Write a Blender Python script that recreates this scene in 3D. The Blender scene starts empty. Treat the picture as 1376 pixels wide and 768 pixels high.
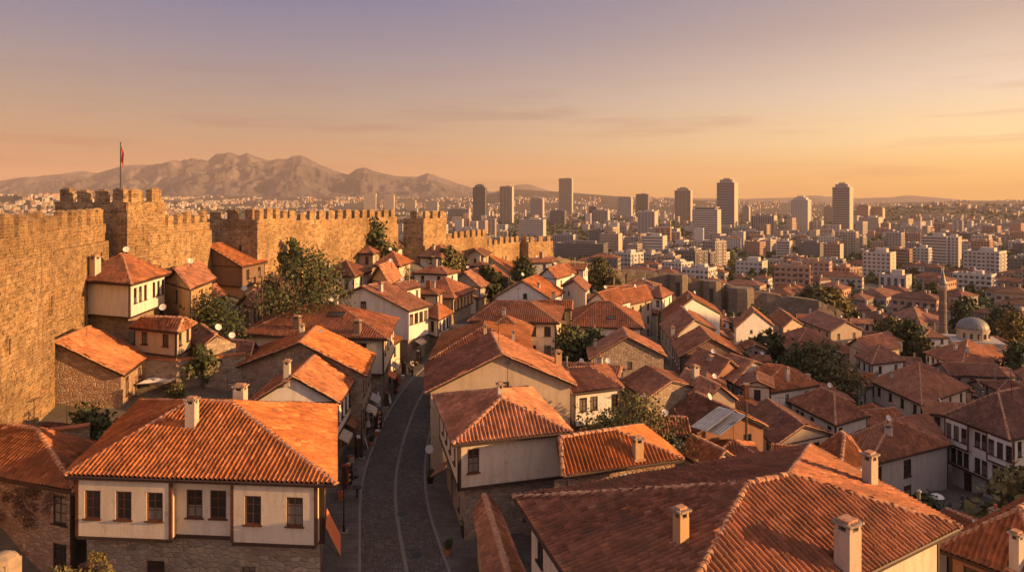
import bpy, math, random, hashlib
import numpy as np
from mathutils import Vector, Matrix
R = math.radians
rng = random.Random(7)
SC = bpy.context.scene
COL = SC.collection

# ------------------------------------------------------------------ camera
F, U0, VH, CZ = 900.0, 688.0, 272.0, 23.0
cam = bpy.data.objects.new('camera', bpy.data.cameras.new('camera'))
COL.objects.link(cam); SC.camera = cam
cam.location = (0, 0, CZ); cam.rotation_euler = (R(90), 0, 0)
cam.data.sensor_width = 36; cam.data.lens = 36 * F / 1376
cam.data.shift_y = -(384 - VH) / 1376
cam.data.clip_end = 60000; cam.data.clip_start = .5
# ------------------------------------------------------------------ sky and sun
SUN_AZ = 11      # degrees behind the picture plane, to the east of the view
SUN_EL = 12
HAZE = 5.2e-5
w = bpy.data.worlds.new('World'); SC.world = w; w.use_nodes = True
nt = w.node_tree; nt.nodes.clear()
def N(nt, t, **k):
    n = nt.nodes.new(t)
    for a, b in k.items(): setattr(n, a, b)
    return n
def mth(nt, op, a, b=None, c=None, clamp=False):
    n = N(nt, 'ShaderNodeMath', operation=op, use_clamp=clamp)
    for i, v in enumerate((a, b, c)):
        if v is None: continue
        if isinstance(v, (int, float)): n.inputs[i].default_value = v
        else: nt.links.new(v, n.inputs[i])
    return n.outputs[0]
def ramp(nt, fac, stops, interp='LINEAR'):
    n = N(nt, 'ShaderNodeValToRGB'); cr = n.color_ramp; cr.interpolation = interp
    while len(cr.elements) < len(stops): cr.elements.new(.5)
    for e, (p, c) in zip(cr.elements, stops):
        e.position = p; e.color = (*c, 1) if len(c) == 3 else c
    nt.links.new(fac, n.inputs[0]); return n.outputs[0]
def mixc(nt, fac, a, b, bt='MIX'):
    n = N(nt, 'ShaderNodeMix', data_type='RGBA', blend_type=bt)
    for i, v in ((0, fac), (6, a), (7, b)):
        if isinstance(v, (int, float)): n.inputs[i].default_value = v
        elif isinstance(v, tuple): n.inputs[i].default_value = (*v, 1) if len(v) == 3 else v
        else: nt.links.new(v, n.inputs[i])
    return n.outputs[2]
tc = N(nt, 'ShaderNodeTexCoord'); sep = N(nt, 'ShaderNodeSeparateXYZ')
nt.links.new(tc.outputs['Generated'], sep.inputs[0])
el = sep.outputs[2]
EXPO = 1.12
K = 1 / 2 ** EXPO
def kk_(st): return [(p, tuple(c * K for c in col)) for p, col in st]
west = ramp(nt, mth(nt, 'MULTIPLY', el, 2.0, clamp=True), kk_([(0, (.60, .27, .11)), (.09, (.57, .27, .13)), (.2, (.48, .32, .215)), (.31, (.38, .30, .27)), (.44, (.27, .25, .32)), (.56, (.185, .205, .33)), (1, (.34, .33, .42))]))
east = ramp(nt, mth(nt, 'MULTIPLY', el, 2.0, clamp=True), kk_([(0, (1.02, .46, .06)), (.06, (1.12, .63, .12)), (.16, (1.14, .84, .42)), (.3, (.90, .70, .53)), (.46, (.58, .44, .37)), (.6, (.44, .35, .36)), (1, (.42, .39, .45))]))
az = mth(nt, 'DIVIDE', mth(nt, 'ADD', sep.outputs[0], .42), 1.0, clamp=True)
az = mth(nt, 'POWER', az, 1.7)
grad = mixc(nt, az, west, east)
# the glow round the low sun and fill brightness added to the sky behind the camera, both outside the view
sd_ = N(nt, 'ShaderNodeVectorMath', operation='DOT_PRODUCT'); nt.links.new(tc.outputs['Generated'], sd_.inputs[0]); sd_.inputs[1].default_value = (math.cos(R(SUN_AZ)) * .98, -math.sin(R(SUN_AZ)) * .98, .2)
glow = mth(nt, 'POWER', mth(nt, 'MAXIMUM', sd_.outputs['Value'], 0.0), 9.0)
grad = mixc(nt, 1.0, grad, mixc(nt, glow, (0, 0, 0), (.7, .36, .13)), 'ADD')
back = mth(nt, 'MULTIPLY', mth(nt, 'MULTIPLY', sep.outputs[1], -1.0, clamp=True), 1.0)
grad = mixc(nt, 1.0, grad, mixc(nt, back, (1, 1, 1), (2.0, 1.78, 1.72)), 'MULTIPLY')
# thin bars of cloud
mp = N(nt, 'ShaderNodeMapping'); mp.inputs['Scale'].default_value = (2.2, 2.2, 26)
nt.links.new(tc.outputs['Generated'], mp.inputs[0])
nz = N(nt, 'ShaderNodeTexNoise'); nz.inputs['Scale'].default_value = 1.7; nz.inputs['Detail'].default_value = 5; nz.inputs['Roughness'].default_value = .55
nt.links.new(mp.outputs[0], nz.inputs[0])
cl = ramp(nt, nz.outputs[0], [(.52, (0, 0, 0)), (.68, (1, 1, 1))])
band = ramp(nt, el, [(.0, (0, 0, 0)), (.03, (1, 1, 1)), (.13, (.8, .8, .8)), (.2, (0, 0, 0))])
clf = mth(nt, 'MULTIPLY', mth(nt, 'MULTIPLY', cl, band), .75)
grad = mixc(nt, clf, grad, mixc(nt, 1.0, grad, (.76, .66, .70), 'MULTIPLY'))
sky = N(nt, 'ShaderNodeTexSky', sky_type='NISHITA', sun_disc=False)
sky.sun_elevation = R(SUN_EL); sky.sun_rotation = R(90 + SUN_AZ)
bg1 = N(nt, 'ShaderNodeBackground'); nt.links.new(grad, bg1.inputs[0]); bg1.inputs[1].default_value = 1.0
bg2 = N(nt, 'ShaderNodeBackground'); nt.links.new(sky.outputs[0], bg2.inputs[0]); bg2.inputs[1].default_value = .0012
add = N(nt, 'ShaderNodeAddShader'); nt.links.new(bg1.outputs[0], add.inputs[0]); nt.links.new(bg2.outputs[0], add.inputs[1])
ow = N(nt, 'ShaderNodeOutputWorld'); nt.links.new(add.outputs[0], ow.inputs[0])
sun = bpy.data.objects.new('sun', bpy.data.lights.new('sun', 'SUN')); COL.objects.link(sun)
sun.data.energy = 5.0; sun.data.angle = R(.6); sun.data.color = (1, .53, .20)
SUND = Vector((math.cos(R(SUN_AZ)) * math.cos(R(SUN_EL)), -math.sin(R(SUN_AZ)) * math.cos(R(SUN_EL)), math.sin(R(SUN_EL))))
sun.rotation_euler = SUND.to_track_quat('Z', 'Y').to_euler()
SC.view_settings.view_transform = 'Standard'; SC.view_settings.look = 'None'
SC.view_settings.exposure = EXPO; SC.view_settings.gamma = 1
cy = SC.cycles
cy.max_bounces = 5; cy.diffuse_bounces = 3; cy.glossy_bounces = 2; cy.transmission_bounces = 2; cy.volume_bounces = 0
cy.transparent_max_bounces = 6; cy.use_denoising = True; cy.volume_step_rate = 4

# ------------------------------------------------------------------ placing
def P(u, v, z):   # the point at height z seen at photo pixel (u, v)
    D = (CZ - z) * F / (v - VH); return Vector(((u - U0) / F * D, D, z))
def Q(u, D, z=0.0): return Vector(((u - U0) / F * D, D, z))
def ss(a, b, x):
    t = min(1, max(0, (x - a) / (b - a))); return t * t * (3 - 2 * t)
CTRL = np.array([(-5,30,0),(-4,45,0),(-7,60,0),(-9,80,0),(-10,100,0),(-5,125,0),(0,150,1),(5,175,1),(-2,20,0),(-15,60,0),(-15,45,0),(-16,30,0),
 (-20,40,0),(-26,36,0),(-28,50,2.5),(-34,44,4),(-38,50,5.5),(-45,48,6),(-33,60,5),(-38,70,8.5),(-45,75,10),(-31,70,6.5),(-30,82,6),(-22,70,1.5),(-45,95,10),(-36,90,8),(-35,97,8.5),(-27,95,3.5),(-20,110,3.5),(-34,112,9),(-25,130,8),(-40,140,11),
 (-25,150,10),(-15,130,3),(-15,155,6),(-60,80,13),(-60,120,13),(-10,185,8),(0,195,5),(12,200,3),
 (4,40,0),(12,35,-.5),(20,30,-1),(25,25,-2),(30,40,-3),(12,60,-1),(11,90,-4),(20,115,-5),(5,115,-.5),(25,70,-5),(35,60,-8),(52,72,-10),(43,74,-9.5),(60,100,-15),(45,110,-12),(70,130,-17),(110,165,-24),(140,230,-27),(80,160,-20),
 (50,160,-15),(25,160,-8),(10,160,-3),(20,195,-4),(40,215,-9),(70,215,-14),(100,215,-19),(60,190,-15),(100,260,-27),(60,260,-24),(20,260,-20),(-20,260,-15),(160,180,-28),(200,260,-29),(45,40,-7),(80,60,-16),(110,90,-22),(-40,20,4),(0,0,0),(40,0,-3),(60,20,-10)], float)
def plain(D): return -29 - 16 * ss(300, 760, D)
def TZ(x, y):
    D = math.hypot(x * .6, y)
    d2 = (CTRL[:, 0] - x) ** 2 + (CTRL[:, 1] - y) ** 2 + 9
    wt = d2 ** -1.8
    z = float((wt * CTRL[:, 2]).sum() / wt.sum())
    far = max(ss(235, 300, y), ss(150, 210, x), ss(80, 140, -x) * ss(120, 200, y))
    z = z * (1 - far) + plain(D) * far
    hill = 71 * ss(162, 232, x) * (1 - ss(250, 380, x)) * (1 - ss(100, 165, y)) * ss(-260, -160, y)  # unseen rise added east of the view, shaped to shade the eastern roofs
    return z + hill
def on_terrain(u, v, d0=30, d1=3000):
    D = d0
    while D < d1:
        z = CZ - (v - VH) / F * D; x = (u - U0) / F * D
        if z <= TZ(x, D): break
        D *= 1.004
    return Vector((x, D, TZ(x, D)))

# ------------------------------------------------------------------ materials
MATS = {}
def newmat(name):
    m = bpy.data.materials.new(name); m.use_nodes = True; t = m.node_tree
    b = t.nodes['Principled BSDF']; MATS[name] = m
    return m, t, b
def uvs(t, sx=1, sy=1, obj=False):
    c = N(t, 'ShaderNodeTexCoord'); m = N(t, 'ShaderNodeMapping'); m.inputs['Scale'].default_value = (sx, sy, 1 if not obj else sx)
    t.links.new(c.outputs['Object' if obj else 'UV'], m.inputs[0]); return m.outputs[0]
def noise(t, vec, s, d=4, r=.55, out=0):
    n = N(t, 'ShaderNodeTexNoise'); n.inputs['Scale'].default_value = s; n.inputs['Detail'].default_value = d; n.inputs['Roughness'].default_value = r
    t.links.new(vec, n.inputs[0]); return n.outputs[out]
def bump(t, b, h, strength=.5, dist=.05, prev=None):
    n = N(t, 'ShaderNodeBump'); n.inputs['Strength'].default_value = strength; n.inputs['Distance'].default_value = dist
    t.links.new(h, n.inputs['Height'])
    if prev: t.links.new(prev, n.inputs['Normal'])
    t.links.new(n.outputs[0], b.inputs['Normal']); return n.outputs[0]
def sc(c, k): return tuple(min(1, x * k) for x in c)
def geo_pos(t): return N(t, 'ShaderNodeNewGeometry').outputs['Position']

def tile_mat(name, base, lvl, seed):
    m, t, b = newmat(name)
    uv = N(t, 'ShaderNodeUVMap'); uv.uv_map = 'UVMap'
    fl = N(t, 'ShaderNodeVectorMath', operation='FLOOR'); t.links.new(uv.outputs[0], fl.inputs[0])
    wn = N(t, 'ShaderNodeTexWhiteNoise', noise_dimensions='3D')
    ad = N(t, 'ShaderNodeVectorMath', operation='ADD'); ad.inputs[1].default_value = (seed * 3.1, seed, 0); t.links.new(fl.outputs[0], ad.inputs[0]); t.links.new(ad.outputs[0], wn.inputs[0])
    c = ramp(t, wn.outputs[0], [(0, sc(base, .5)), (.25, sc(base, .82)), (.6, base), (.9, sc(base, 1.22)), (1, (base[0] * 1.25, base[1] * 1.6, base[2] * 1.9))])
    pos = geo_pos(t)
    n1 = noise(t, pos, .45, 5, .65)
    c = mixc(t, ramp(t, n1, [(.42, (0, 0, 0)), (.62, (.85, .85, .85))]), c, sc(base, .46))
    n2 = noise(t, pos, 2.6, 4, .7)
    c = mixc(t, ramp(t, n2, [(.55, (0, 0, 0)), (.72, (.65, .65, .65))]), c, (.13, .10, .065))
    n5 = noise(t, pos, .9, 6, .7); c = mixc(t, ramp(t, n5, [(.56, (0, 0, 0)), (.66, (.55, .55, .55))]), c, (.085, .06, .045)); n4 = noise(t, pos, 7, 3, .7); c = mixc(t, ramp(t, n4, [(.62, (0, 0, 0)), (.72, (.6, .6, .6))]), c, (.36, .27, .19))
    n3 = noise(t, pos, .16, 2, .5)
    c = mixc(t, ramp(t, n3, [(.35, (0, 0, 0)), (.65, (.3, .3, .3))]), c, (base[0] * 1.15, base[1] * 1.5, base[2] * 1.5))
    oi = N(t, 'ShaderNodeObjectInfo'); hs = N(t, 'ShaderNodeHueSaturation'); t.links.new(c, hs.inputs['Color'])
    t.links.new(mth(t, 'ADD', mth(t, 'MULTIPLY', oi.outputs['Random'], .32), .76), hs.inputs['Value'])
    t.links.new(mth(t, 'ADD', mth(t, 'MULTIPLY', mth(t, 'FRACT', mth(t, 'MULTIPLY', oi.outputs['Random'], 7.3)), .2), .86), hs.inputs['Saturation'])
    t.links.new(hs.outputs[0], b.inputs['Base Color']); b.inputs['Roughness'].default_value = .88
    b.inputs['Specular IOR Level'].default_value = .25
    sp = N(t, 'ShaderNodeSeparateXYZ'); t.links.new(uv.outputs[0], sp.inputs[0])
    fv = mth(t, 'FRACT', sp.outputs[1]); saw = mth(t, 'SUBTRACT', 1.0, fv)
    h = saw
    if lvl == 3:
        cx = mth(t, 'ABSOLUTE', mth(t, 'SINE', mth(t, 'MULTIPLY', sp.outputs[0], math.pi)))
        h = mth(t, 'ADD', mth(t, 'MULTIPLY', cx, 2.5), saw)
        bump(t, b, h, .9, .05)
    elif lvl == 2:
        rowj = mth(t, 'MULTIPLY', wn.outputs[0], .6)
        bump(t, b, mth(t, 'ADD', h, rowj), 1.0, .06)
    else:
        bump(t, b, noise(t, pos, 14, 3, .6), .5, .02)
    return m
TB = [(.36, .122, .056), (.27, .10, .055), (.44, .15, .06)]
for i, c in enumerate(TB):
    for l in (1, 2, 3): tile_mat('roof_tiles_%d_%d' % (i, l), c, l, i + 1)
def ridge_mat():
    m, t, b = newmat('ridge'); pos = geo_pos(t)
    n = noise(t, pos, 5, 4, .6)
    t.links.new(ramp(t, n, [(.3, (.25, .11, .055)), (.5, (.42, .20, .10)), (.7, (.50, .34, .21))]), b.inputs['Base Color']); b.inputs['Roughness'].default_value = .9
    bump(t, b, noise(t, pos, 12, 4), .5, .03)
ridge_mat()
def plaster(name, c, dirt=.7):
    m, t, b = newmat(name); pos = geo_pos(t)
    st = N(t, 'ShaderNodeMapping'); st.inputs['Scale'].default_value = (2.2, 2.2, .35); t.links.new(pos, st.inputs[0])
    n1 = noise(t, st.outputs[0], 1.0, 6, .65); n2 = noise(t, pos, .5, 5, .6); n3 = noise(t, pos, 9, 3)
    col = mixc(t, ramp(t, n1, [(.48, (0, 0, 0)), (.75, (dirt, dirt, dirt))]), c, (c[0] * .6, c[1] * .52, c[2] * .45))
    col = mixc(t, ramp(t, n2, [(.4, (0, 0, 0)), (.7, (.5, .5, .5))]), col, sc(c, .8))
    col = mixc(t, ramp(t, n3, [(.35, (.12, .12, .12)), (.6, (0, 0, 0))]), col, sc(c, .55))
    v = N(t, 'ShaderNodeTexVoronoi', feature='DISTANCE_TO_EDGE'); wv = N(t, 'ShaderNodeVectorMath', operation='ADD'); t.links.new(pos, wv.inputs[0]); t.links.new(noise(t, pos, 1.3, 4, .6, 1), wv.inputs[1]); t.links.new(wv.outputs[0], v.inputs['Vector']); v.inputs['Scale'].default_value = .55
    crack = mth(t, 'MULTIPLY', ramp(t, v.outputs['Distance'], [(.004, (1, 1, 1)), (.014, (0, 0, 0))]), ramp(t, noise(t, pos, .8, 2), [(.56, (0, 0, 0)), (.66, (.45, .45, .45))]))
    col = mixc(t, crack, col, sc(c, .35))
    pk = ramp(t, noise(t, pos, 1.15, 7, .72), [(.64, (0, 0, 0)), (.67, (.8, .8, .8))]); col = mixc(t, pk, col, (c[0] * .62, c[1] * .5, c[2] * .4))
    t.links.new(col, b.inputs['Base Color']); b.inputs['Roughness'].default_value = .92; b.inputs['Specular IOR Level'].default_value = .2
    bump(t, b, mth(t, 'SUBTRACT', noise(t, pos, 7, 5, .65), pk), .5, .03)
plaster('white', (.66, .62, .56)); plaster('cream', (.60, .51, .39)); plaster('beige', (.45, .36, .27)); plaster('ochre', (.48, .31, .16), .8)
plaster('grey', (.36, .33, .30), .7); plaster('rust', (.30, .16, .10), .8); plaster('chimney', (.50, .42, .34), .8); plaster('brown', (.20, .13, .09), .8); plaster('concrete', (.42, .40, .37), .4)
def rubble(name, cols, scale=2.2, mortar=(.30, .25, .19), squash=1.5, b_=.8):
    m, t, b = newmat(name); c = N(t, 'ShaderNodeUVMap'); c.uv_map = 'UVMap'
    mp = N(t, 'ShaderNodeMapping'); mp.inputs['Scale'].default_value = (scale, scale * squash, 1); t.links.new(c.outputs[0], mp.inputs[0])
    v = N(t, 'ShaderNodeTexVoronoi', voronoi_dimensions='2D'); t.links.new(mp.outputs[0], v.inputs['Vector']); v.inputs['Scale'].default_value = 1
    v2 = N(t, 'ShaderNodeTexVoronoi', voronoi_dimensions='2D', feature='DISTANCE_TO_EDGE'); t.links.new(mp.outputs[0], v2.inputs['Vector']); v2.inputs['Scale'].default_value = 1
    s = N(t, 'ShaderNodeSeparateColor'); t.links.new(v.outputs['Color'], s.inputs[0])
    col = ramp(t, s.outputs[0], [(i / (len(cols) - 1), k) for i, k in enumerate(cols)])
    pos = geo_pos(t)
    col = mixc(t, ramp(t, noise(t, pos, .35, 5, .6), [(.4, (0, 0, 0)), (.7, (.45, .45, .45))]), col, sc(cols[1], .55))
    e = ramp(t, v2.outputs['Distance'], [(.02, (1, 1, 1)), (.09, (0, 0, 0))])
    col = mixc(t, mth(t, 'MULTIPLY', e, .8), col, mortar)
    col = mixc(t, ramp(t, noise(t, pos, 8, 4, .7), [(.5, (0, 0, 0)), (.75, (.4, .4, .4))]), col, sc(cols[0], .5))
    t.links.new(col, b.inputs['Base Color']); b.inputs['Roughness'].default_value = .95; b.inputs['Specular IOR Level'].default_value = .2
    h = mth(t, 'ADD', ramp(t, v2.outputs['Distance'], [(0, (0, 0, 0)), (.16, (1, 1, 1))]), mth(t, 'MULTIPLY', noise(t, pos, 10, 4), .6))
    bump(t, b, h, b_, .06)
rubble('rubble', [(.20, .15, .11), (.36, .28, .20), (.26, .20, .16), (.42, .33, .24)])
rubble('rubble_red', [(.25, .14, .09), (.42, .28, .19), (.30, .19, .13), (.50, .38, .27)], 2.6)
rubble('ruin', [(.15, .12, .09), (.23, .185, .14), (.18, .145, .11), (.27, .21, .16)], 1.1, (.13, .10, .08))
rubble('cobble', [(.075, .066, .058), (.13, .115, .10), (.095, .084, .075), (.16, .14, .125)], 3.6, (.04, .036, .032), 1.0, .8)
def ashlar(name, c1, c2, bw, rh, ms, moss=.4):
    m, t, b = newmat(name); c = N(t, 'ShaderNodeUVMap'); c.uv_map = 'UVMap'
    pos = geo_pos(t)
    dist = N(t, 'ShaderNodeVectorMath', operation='SCALE'); t.links.new(noise(t, pos, 1.1, 3, .6, 1), dist.inputs[0]); dist.inputs['Scale'].default_value = .16
    ad = N(t, 'ShaderNodeVectorMath', operation='ADD'); t.links.new(c.outputs[0], ad.inputs[0]); t.links.new(dist.outputs[0], ad.inputs[1])
    br = N(t, 'ShaderNodeTexBrick'); t.links.new(ad.outputs[0], br.inputs[0]); br.inputs['Scale'].default_value = 1
    br.inputs['Brick Width'].default_value = bw; br.inputs['Row Height'].default_value = rh; br.inputs['Mortar Size'].default_value = ms; br.inputs['Mortar Smooth'].default_value = .4
    br.inputs['Color1'].default_value = (*c1, 1); br.inputs['Color2'].default_value = (*c2, 1); br.inputs['Mortar'].default_value = (*sc(c1, .55), 1); br.inputs['Bias'].default_value = -.1
    br.offset = .45
    col = br.outputs[0]
    col = mixc(t, ramp(t, noise(t, pos, .22, 6, .65), [(.42, (0, 0, 0)), (.68, (.75, .75, .75))]), col, sc(c2, .6))
    col = mixc(t, ramp(t, noise(t, pos, .5, 4, .6), [(.5, (0, 0, 0)), (.72, (.5, .5, .5))]), col, sc(c1, 1.25))
    col = mixc(t, ramp(t, noise(t, pos, 1.3, 6, .7), [(.56, (0, 0, 0)), (.70, (moss + .2, moss + .2, moss + .2))]), col, (.17, .11, .07))
    pit = ramp(t, noise(t, pos, 4.2, 3, .6), [(.60, (0, 0, 0)), (.70, (1, 1, 1))])
    col = mixc(t, mth(t, 'MULTIPLY', pit, .7), col, (.10, .065, .04))
    t.links.new(col, b.inputs['Base Color']); b.inputs['Roughness'].default_value = .95; b.inputs['Specular IOR Level'].default_value = .2
    h = mth(t, 'SUBTRACT', mth(t, 'MULTIPLY', noise(t, pos, 5, 6, .7), 1.1), mth(t, 'ADD', mth(t, 'MULTIPLY', br.outputs['Fac'], .8), mth(t, 'MULTIPLY', pit, .5)))
    bump(t, b, h, .9, .12)
def castle_stone(name, c1, c2):
    m, t, b = newmat(name); c = N(t, 'ShaderNodeUVMap'); c.uv_map = 'UVMap'; pos = geo_pos(t)
    def layer(bw, rh, amt, seed):
        dist = N(t, 'ShaderNodeVectorMath', operation='SCALE'); t.links.new(noise(t, pos, .8 + seed * .3, 4, .6, 1), dist.inputs[0]); dist.inputs['Scale'].default_value = amt
        ad = N(t, 'ShaderNodeVectorMath', operation='ADD'); t.links.new(c.outputs[0], ad.inputs[0]); t.links.new(dist.outputs[0], ad.inputs[1])
        br = N(t, 'ShaderNodeTexBrick'); t.links.new(ad.outputs[0], br.inputs[0]); br.inputs['Scale'].default_value = 1
        for k, v in (('Brick Width', bw), ('Row Height', rh), ('Mortar Size', .016), ('Mortar Smooth', .6), ('Bias', -.1)): br.inputs[k].default_value = v
        br.inputs['Color1'].default_value = (*c1, 1); br.inputs['Color2'].default_value = (*c2, 1); br.inputs['Mortar'].default_value = (*sc(c2, .7), 1); br.offset = .41; br.squash = 1.6; br.squash_frequency = 3
        return br
    A, B = layer(.86, .36, .34, 0), layer(.48, .25, .42, 1)
    mk = ramp(t, noise(t, pos, .13, 3, .6), [(.44, (0, 0, 0)), (.56, (1, 1, 1))])
    col = mixc(t, mk, A.outputs[0], B.outputs[0]); fac = mixc(t, mk, A.outputs['Fac'], B.outputs['Fac'])
    soft = ramp(t, noise(t, pos, .6, 4, .6), [(.35, (.25, .25, .25)), (.62, (1, 1, 1))])
    v = N(t, 'ShaderNodeTexVoronoi'); mp = N(t, 'ShaderNodeMapping'); mp.inputs['Scale'].default_value = (1.0, 1.0, 2.2); t.links.new(pos, mp.inputs[0]); t.links.new(mp.outputs[0], v.inputs['Vector']); v.inputs['Scale'].default_value = 1.1
    s_ = N(t, 'ShaderNodeSeparateColor'); t.links.new(v.outputs['Color'], s_.inputs[0])
    col = mixc(t, .55, col, ramp(t, s_.outputs[0], [(0, sc(c2, .5)), (.3, c2), (.55, c1), (.8, sc(c1, 1.15)), (1, (c1[0] * .95, c1[1] * .72, c1[2] * .6))]))
    col = mixc(t, ramp(t, noise(t, pos, .12, 6, .68), [(.40, (0, 0, 0)), (.66, (.8, .8, .8))]), col, sc(c2, .62))
    st = N(t, 'ShaderNodeMapping'); st.inputs['Scale'].default_value = (1.1, 1.1, .16); t.links.new(pos, st.inputs[0])
    col = mixc(t, ramp(t, noise(t, st.outputs[0], 1, 5, .6), [(.54, (0, 0, 0)), (.72, (.6, .6, .6))]), col, (.15, .10, .065))
    pit = ramp(t, noise(t, pos, 3.1, 5, .7), [(.57, (0, 0, 0)), (.67, (1, 1, 1))])
    col = mixc(t, mth(t, 'MULTIPLY', pit, .75), col, (.12, .075, .045))
    t.links.new(col, b.inputs['Base Color']); b.inputs['Roughness'].default_value = .97; b.inputs['Specular IOR Level'].default_value = .15
    h = mth(t, 'SUBTRACT', mth(t, 'MULTIPLY', noise(t, pos, 3.2, 8, .72), 1.6), mth(t, 'ADD', mth(t, 'MULTIPLY', mth(t, 'MULTIPLY', fac, soft), .9), mth(t, 'MULTIPLY', pit, .8)))
    bump(t, b, h, 1.0, .16)
castle_stone('castle', (.53, .36, .19), (.36, .235, .125))
ashlar('brickwork', (.30, .12, .07), (.24, .10, .06), .26, .08, .012, .2)
ashlar('paving', (.15, .132, .115), (.115, .102, .09), .9, .6, .015, .1)
def simple(name, c, rough=.7, metal=0, nz_=.25, s=3, b_=.2):
    m, t, b = newmat(name); pos = geo_pos(t)
    t.links.new(mixc(t, ramp(t, noise(t, pos, s, 5, .65), [(.35, (0, 0, 0)), (.7, (1, 1, 1))]), c, sc(c, 1 - nz_)), b.inputs['Base Color'])
    b.inputs['Roughness'].default_value = rough; b.inputs['Metallic'].default_value = metal
    if b_: bump(t, b, noise(t, pos, s * 4, 4), b_, .02)
simple('wood', (.055, .028, .018), .65, 0, .5); simple('redwood', (.12, .045, .022), .6, 0, .5); simple('kerb', (.19, .17, .15), .85)
simple('drain', (.17, .15, .135), .85); simple('black', (.02, .02, .02), .5, 0, .1, 3, 0); simple('iron', (.03, .03, .032), .5, .6, .3)
simple('white_paint', (.65, .62, .58), .6, 0, .2); simple('orange_cloth', (.62, .17, .05), .85, 0, .2); simple('red_cloth', (.32, .03, .02), .8, 0, .1)
simple('sheet_metal', (.38, .36, .34), .5, .5, .4, 1.2); simple('rusty_sheet', (.30, .12, .06), .8, .1, .5, 1.5); simple('dish', (.6, .58, .55), .5, 0, .15)
simple('skin', (.5, .3, .2), .6, 0, .05); simple('hair', (.03, .02, .015), .6, 0, .1); simple('jacket', (.03, .035, .05), .8); simple('trousers', (.05, .05, .06), .8)
simple('dome_lead', (.20, .19, .18), .55, .2, .3, .8); simple('bark', (.10, .07, .045), .95, 0, .4, 6, .6); simple('rock', (.33, .25, .17), .95, 0, .4, 2, .6)
simple('terracotta', (.38, .13, .06), .85)
def leafm(name, c1, c2):
    m, t, b = newmat(name); oi = N(t, 'ShaderNodeObjectInfo'); pos = geo_pos(t)
    wn = noise(t, pos, .9, 4, .7)
    col = ramp(t, wn, [(.3, c1), (.7, c2)])
    hs = N(t, 'ShaderNodeHueSaturation'); t.links.new(col, hs.inputs['Color'])
    t.links.new(mth(t, 'ADD', mth(t, 'MULTIPLY', oi.outputs['Random'], .5), .75), hs.inputs['Value'])
    t.links.new(hs.outputs[0], b.inputs['Base Color']); b.inputs['Roughness'].default_value = .75; b.inputs['Specular IOR Level'].default_value = .3
leafm('leaf_dark', (.032, .042, .016), (.075, .085, .028)); leafm('leaf_olive', (.06, .065, .025), (.14, .12, .04)); leafm('leaf_yellow', (.11, .09, .025), (.22, .16, .045)); leafm('leaf_pink', (.09, .05, .03), (.19, .105, .07))
def glass(name, c, rough):
    m, t, b = newmat(name); oi = N(t, 'ShaderNodeObjectInfo')
    dk = mixc(t, oi.outputs['Random'], c, sc(c, 2.2))
    if name == 'pane':   # some panes have pale curtains close behind the glass
        tcn = N(t, 'ShaderNodeTexCoord'); sp = N(t, 'ShaderNodeSeparateXYZ'); t.links.new(tcn.outputs['Object'], sp.inputs[0])
        fold = mth(t, 'ADD', mth(t, 'MULTIPLY', mth(t, 'SINE', mth(t, 'MULTIPLY', sp.outputs[0], 60.0)), .25), .7)
        r2 = mth(t, 'FRACT', mth(t, 'MULTIPLY', oi.outputs['Random'], 9.7)); has = mth(t, 'GREATER_THAN', r2, .52)
        low = mth(t, 'LESS_THAN', sp.outputs[2], mth(t, 'ADD', mth(t, 'MULTIPLY', oi.outputs['Random'], 1.3), .45))
        cc = mixc(t, fold, (.07, .06, .05), (.20, .175, .145)); dk = mixc(t, mth(t, 'MULTIPLY', has, low), dk, cc)
    t.links.new(dk, b.inputs['Base Color'])
    b.inputs['Roughness'].default_value = rough; b.inputs['Specular IOR Level'].default_value = .6
glass('pane', (.022, .018, .016), .22); glass('city_glass', (.035, .035, .04), .3)
for i, c in enumerate([(.46, .40, .32), (.40, .32, .24), (.36, .32, .29), (.42, .27, .19), (.52, .48, .43), (.20, .185, .175)]): plaster('city_%d' % i, c, .35)
def ground_mat():
    m, t, b = newmat('ground'); pos = geo_pos(t)
    n1 = noise(t, pos, .05, 6, .65); n2 = noise(t, pos, .9, 5, .7)
    c = ramp(t, n1, [(.35, (.065, .055, .038)), (.5, (.11, .088, .065)), (.62, (.15, .125, .10)), (.75, (.09, .085, .075))])
    c = mixc(t, ramp(t, n2, [(.4, (0, 0, 0)), (.7, (.6, .6, .6))]), c, (.05, .045, .03))
    t.links.new(c, b.inputs['Base Color']); b.inputs['Roughness'].default_value = .95; bump(t, b, n2, .6, .15)
ground_mat()
def mountain_mat(name, c1, c2, c3):
    m, t, b = newmat(name); pos = geo_pos(t)
    n1 = noise(t, pos, .0011, 8, .62); n2 = noise(t, pos, .008, 7, .65)
    c = ramp(t, n1, [(.38, c1), (.52, c2), (.66, c3)])
    c = mixc(t, ramp(t, n2, [(.42, (0, 0, 0)), (.62, (.6, .6, .6))]), c, sc(c1, .7))
    t.links.new(c, b.inputs['Base Color']); b.inputs['Roughness'].default_value = 1; bump(t, b, n2, .7, 14)
mountain_mat('mountain', (.052, .050, .060), (.095, .086, .088), (.18, .15, .14)); mountain_mat('hill', (.035, .032, .024), (.07, .055, .04), (.11, .08, .055))

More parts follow.
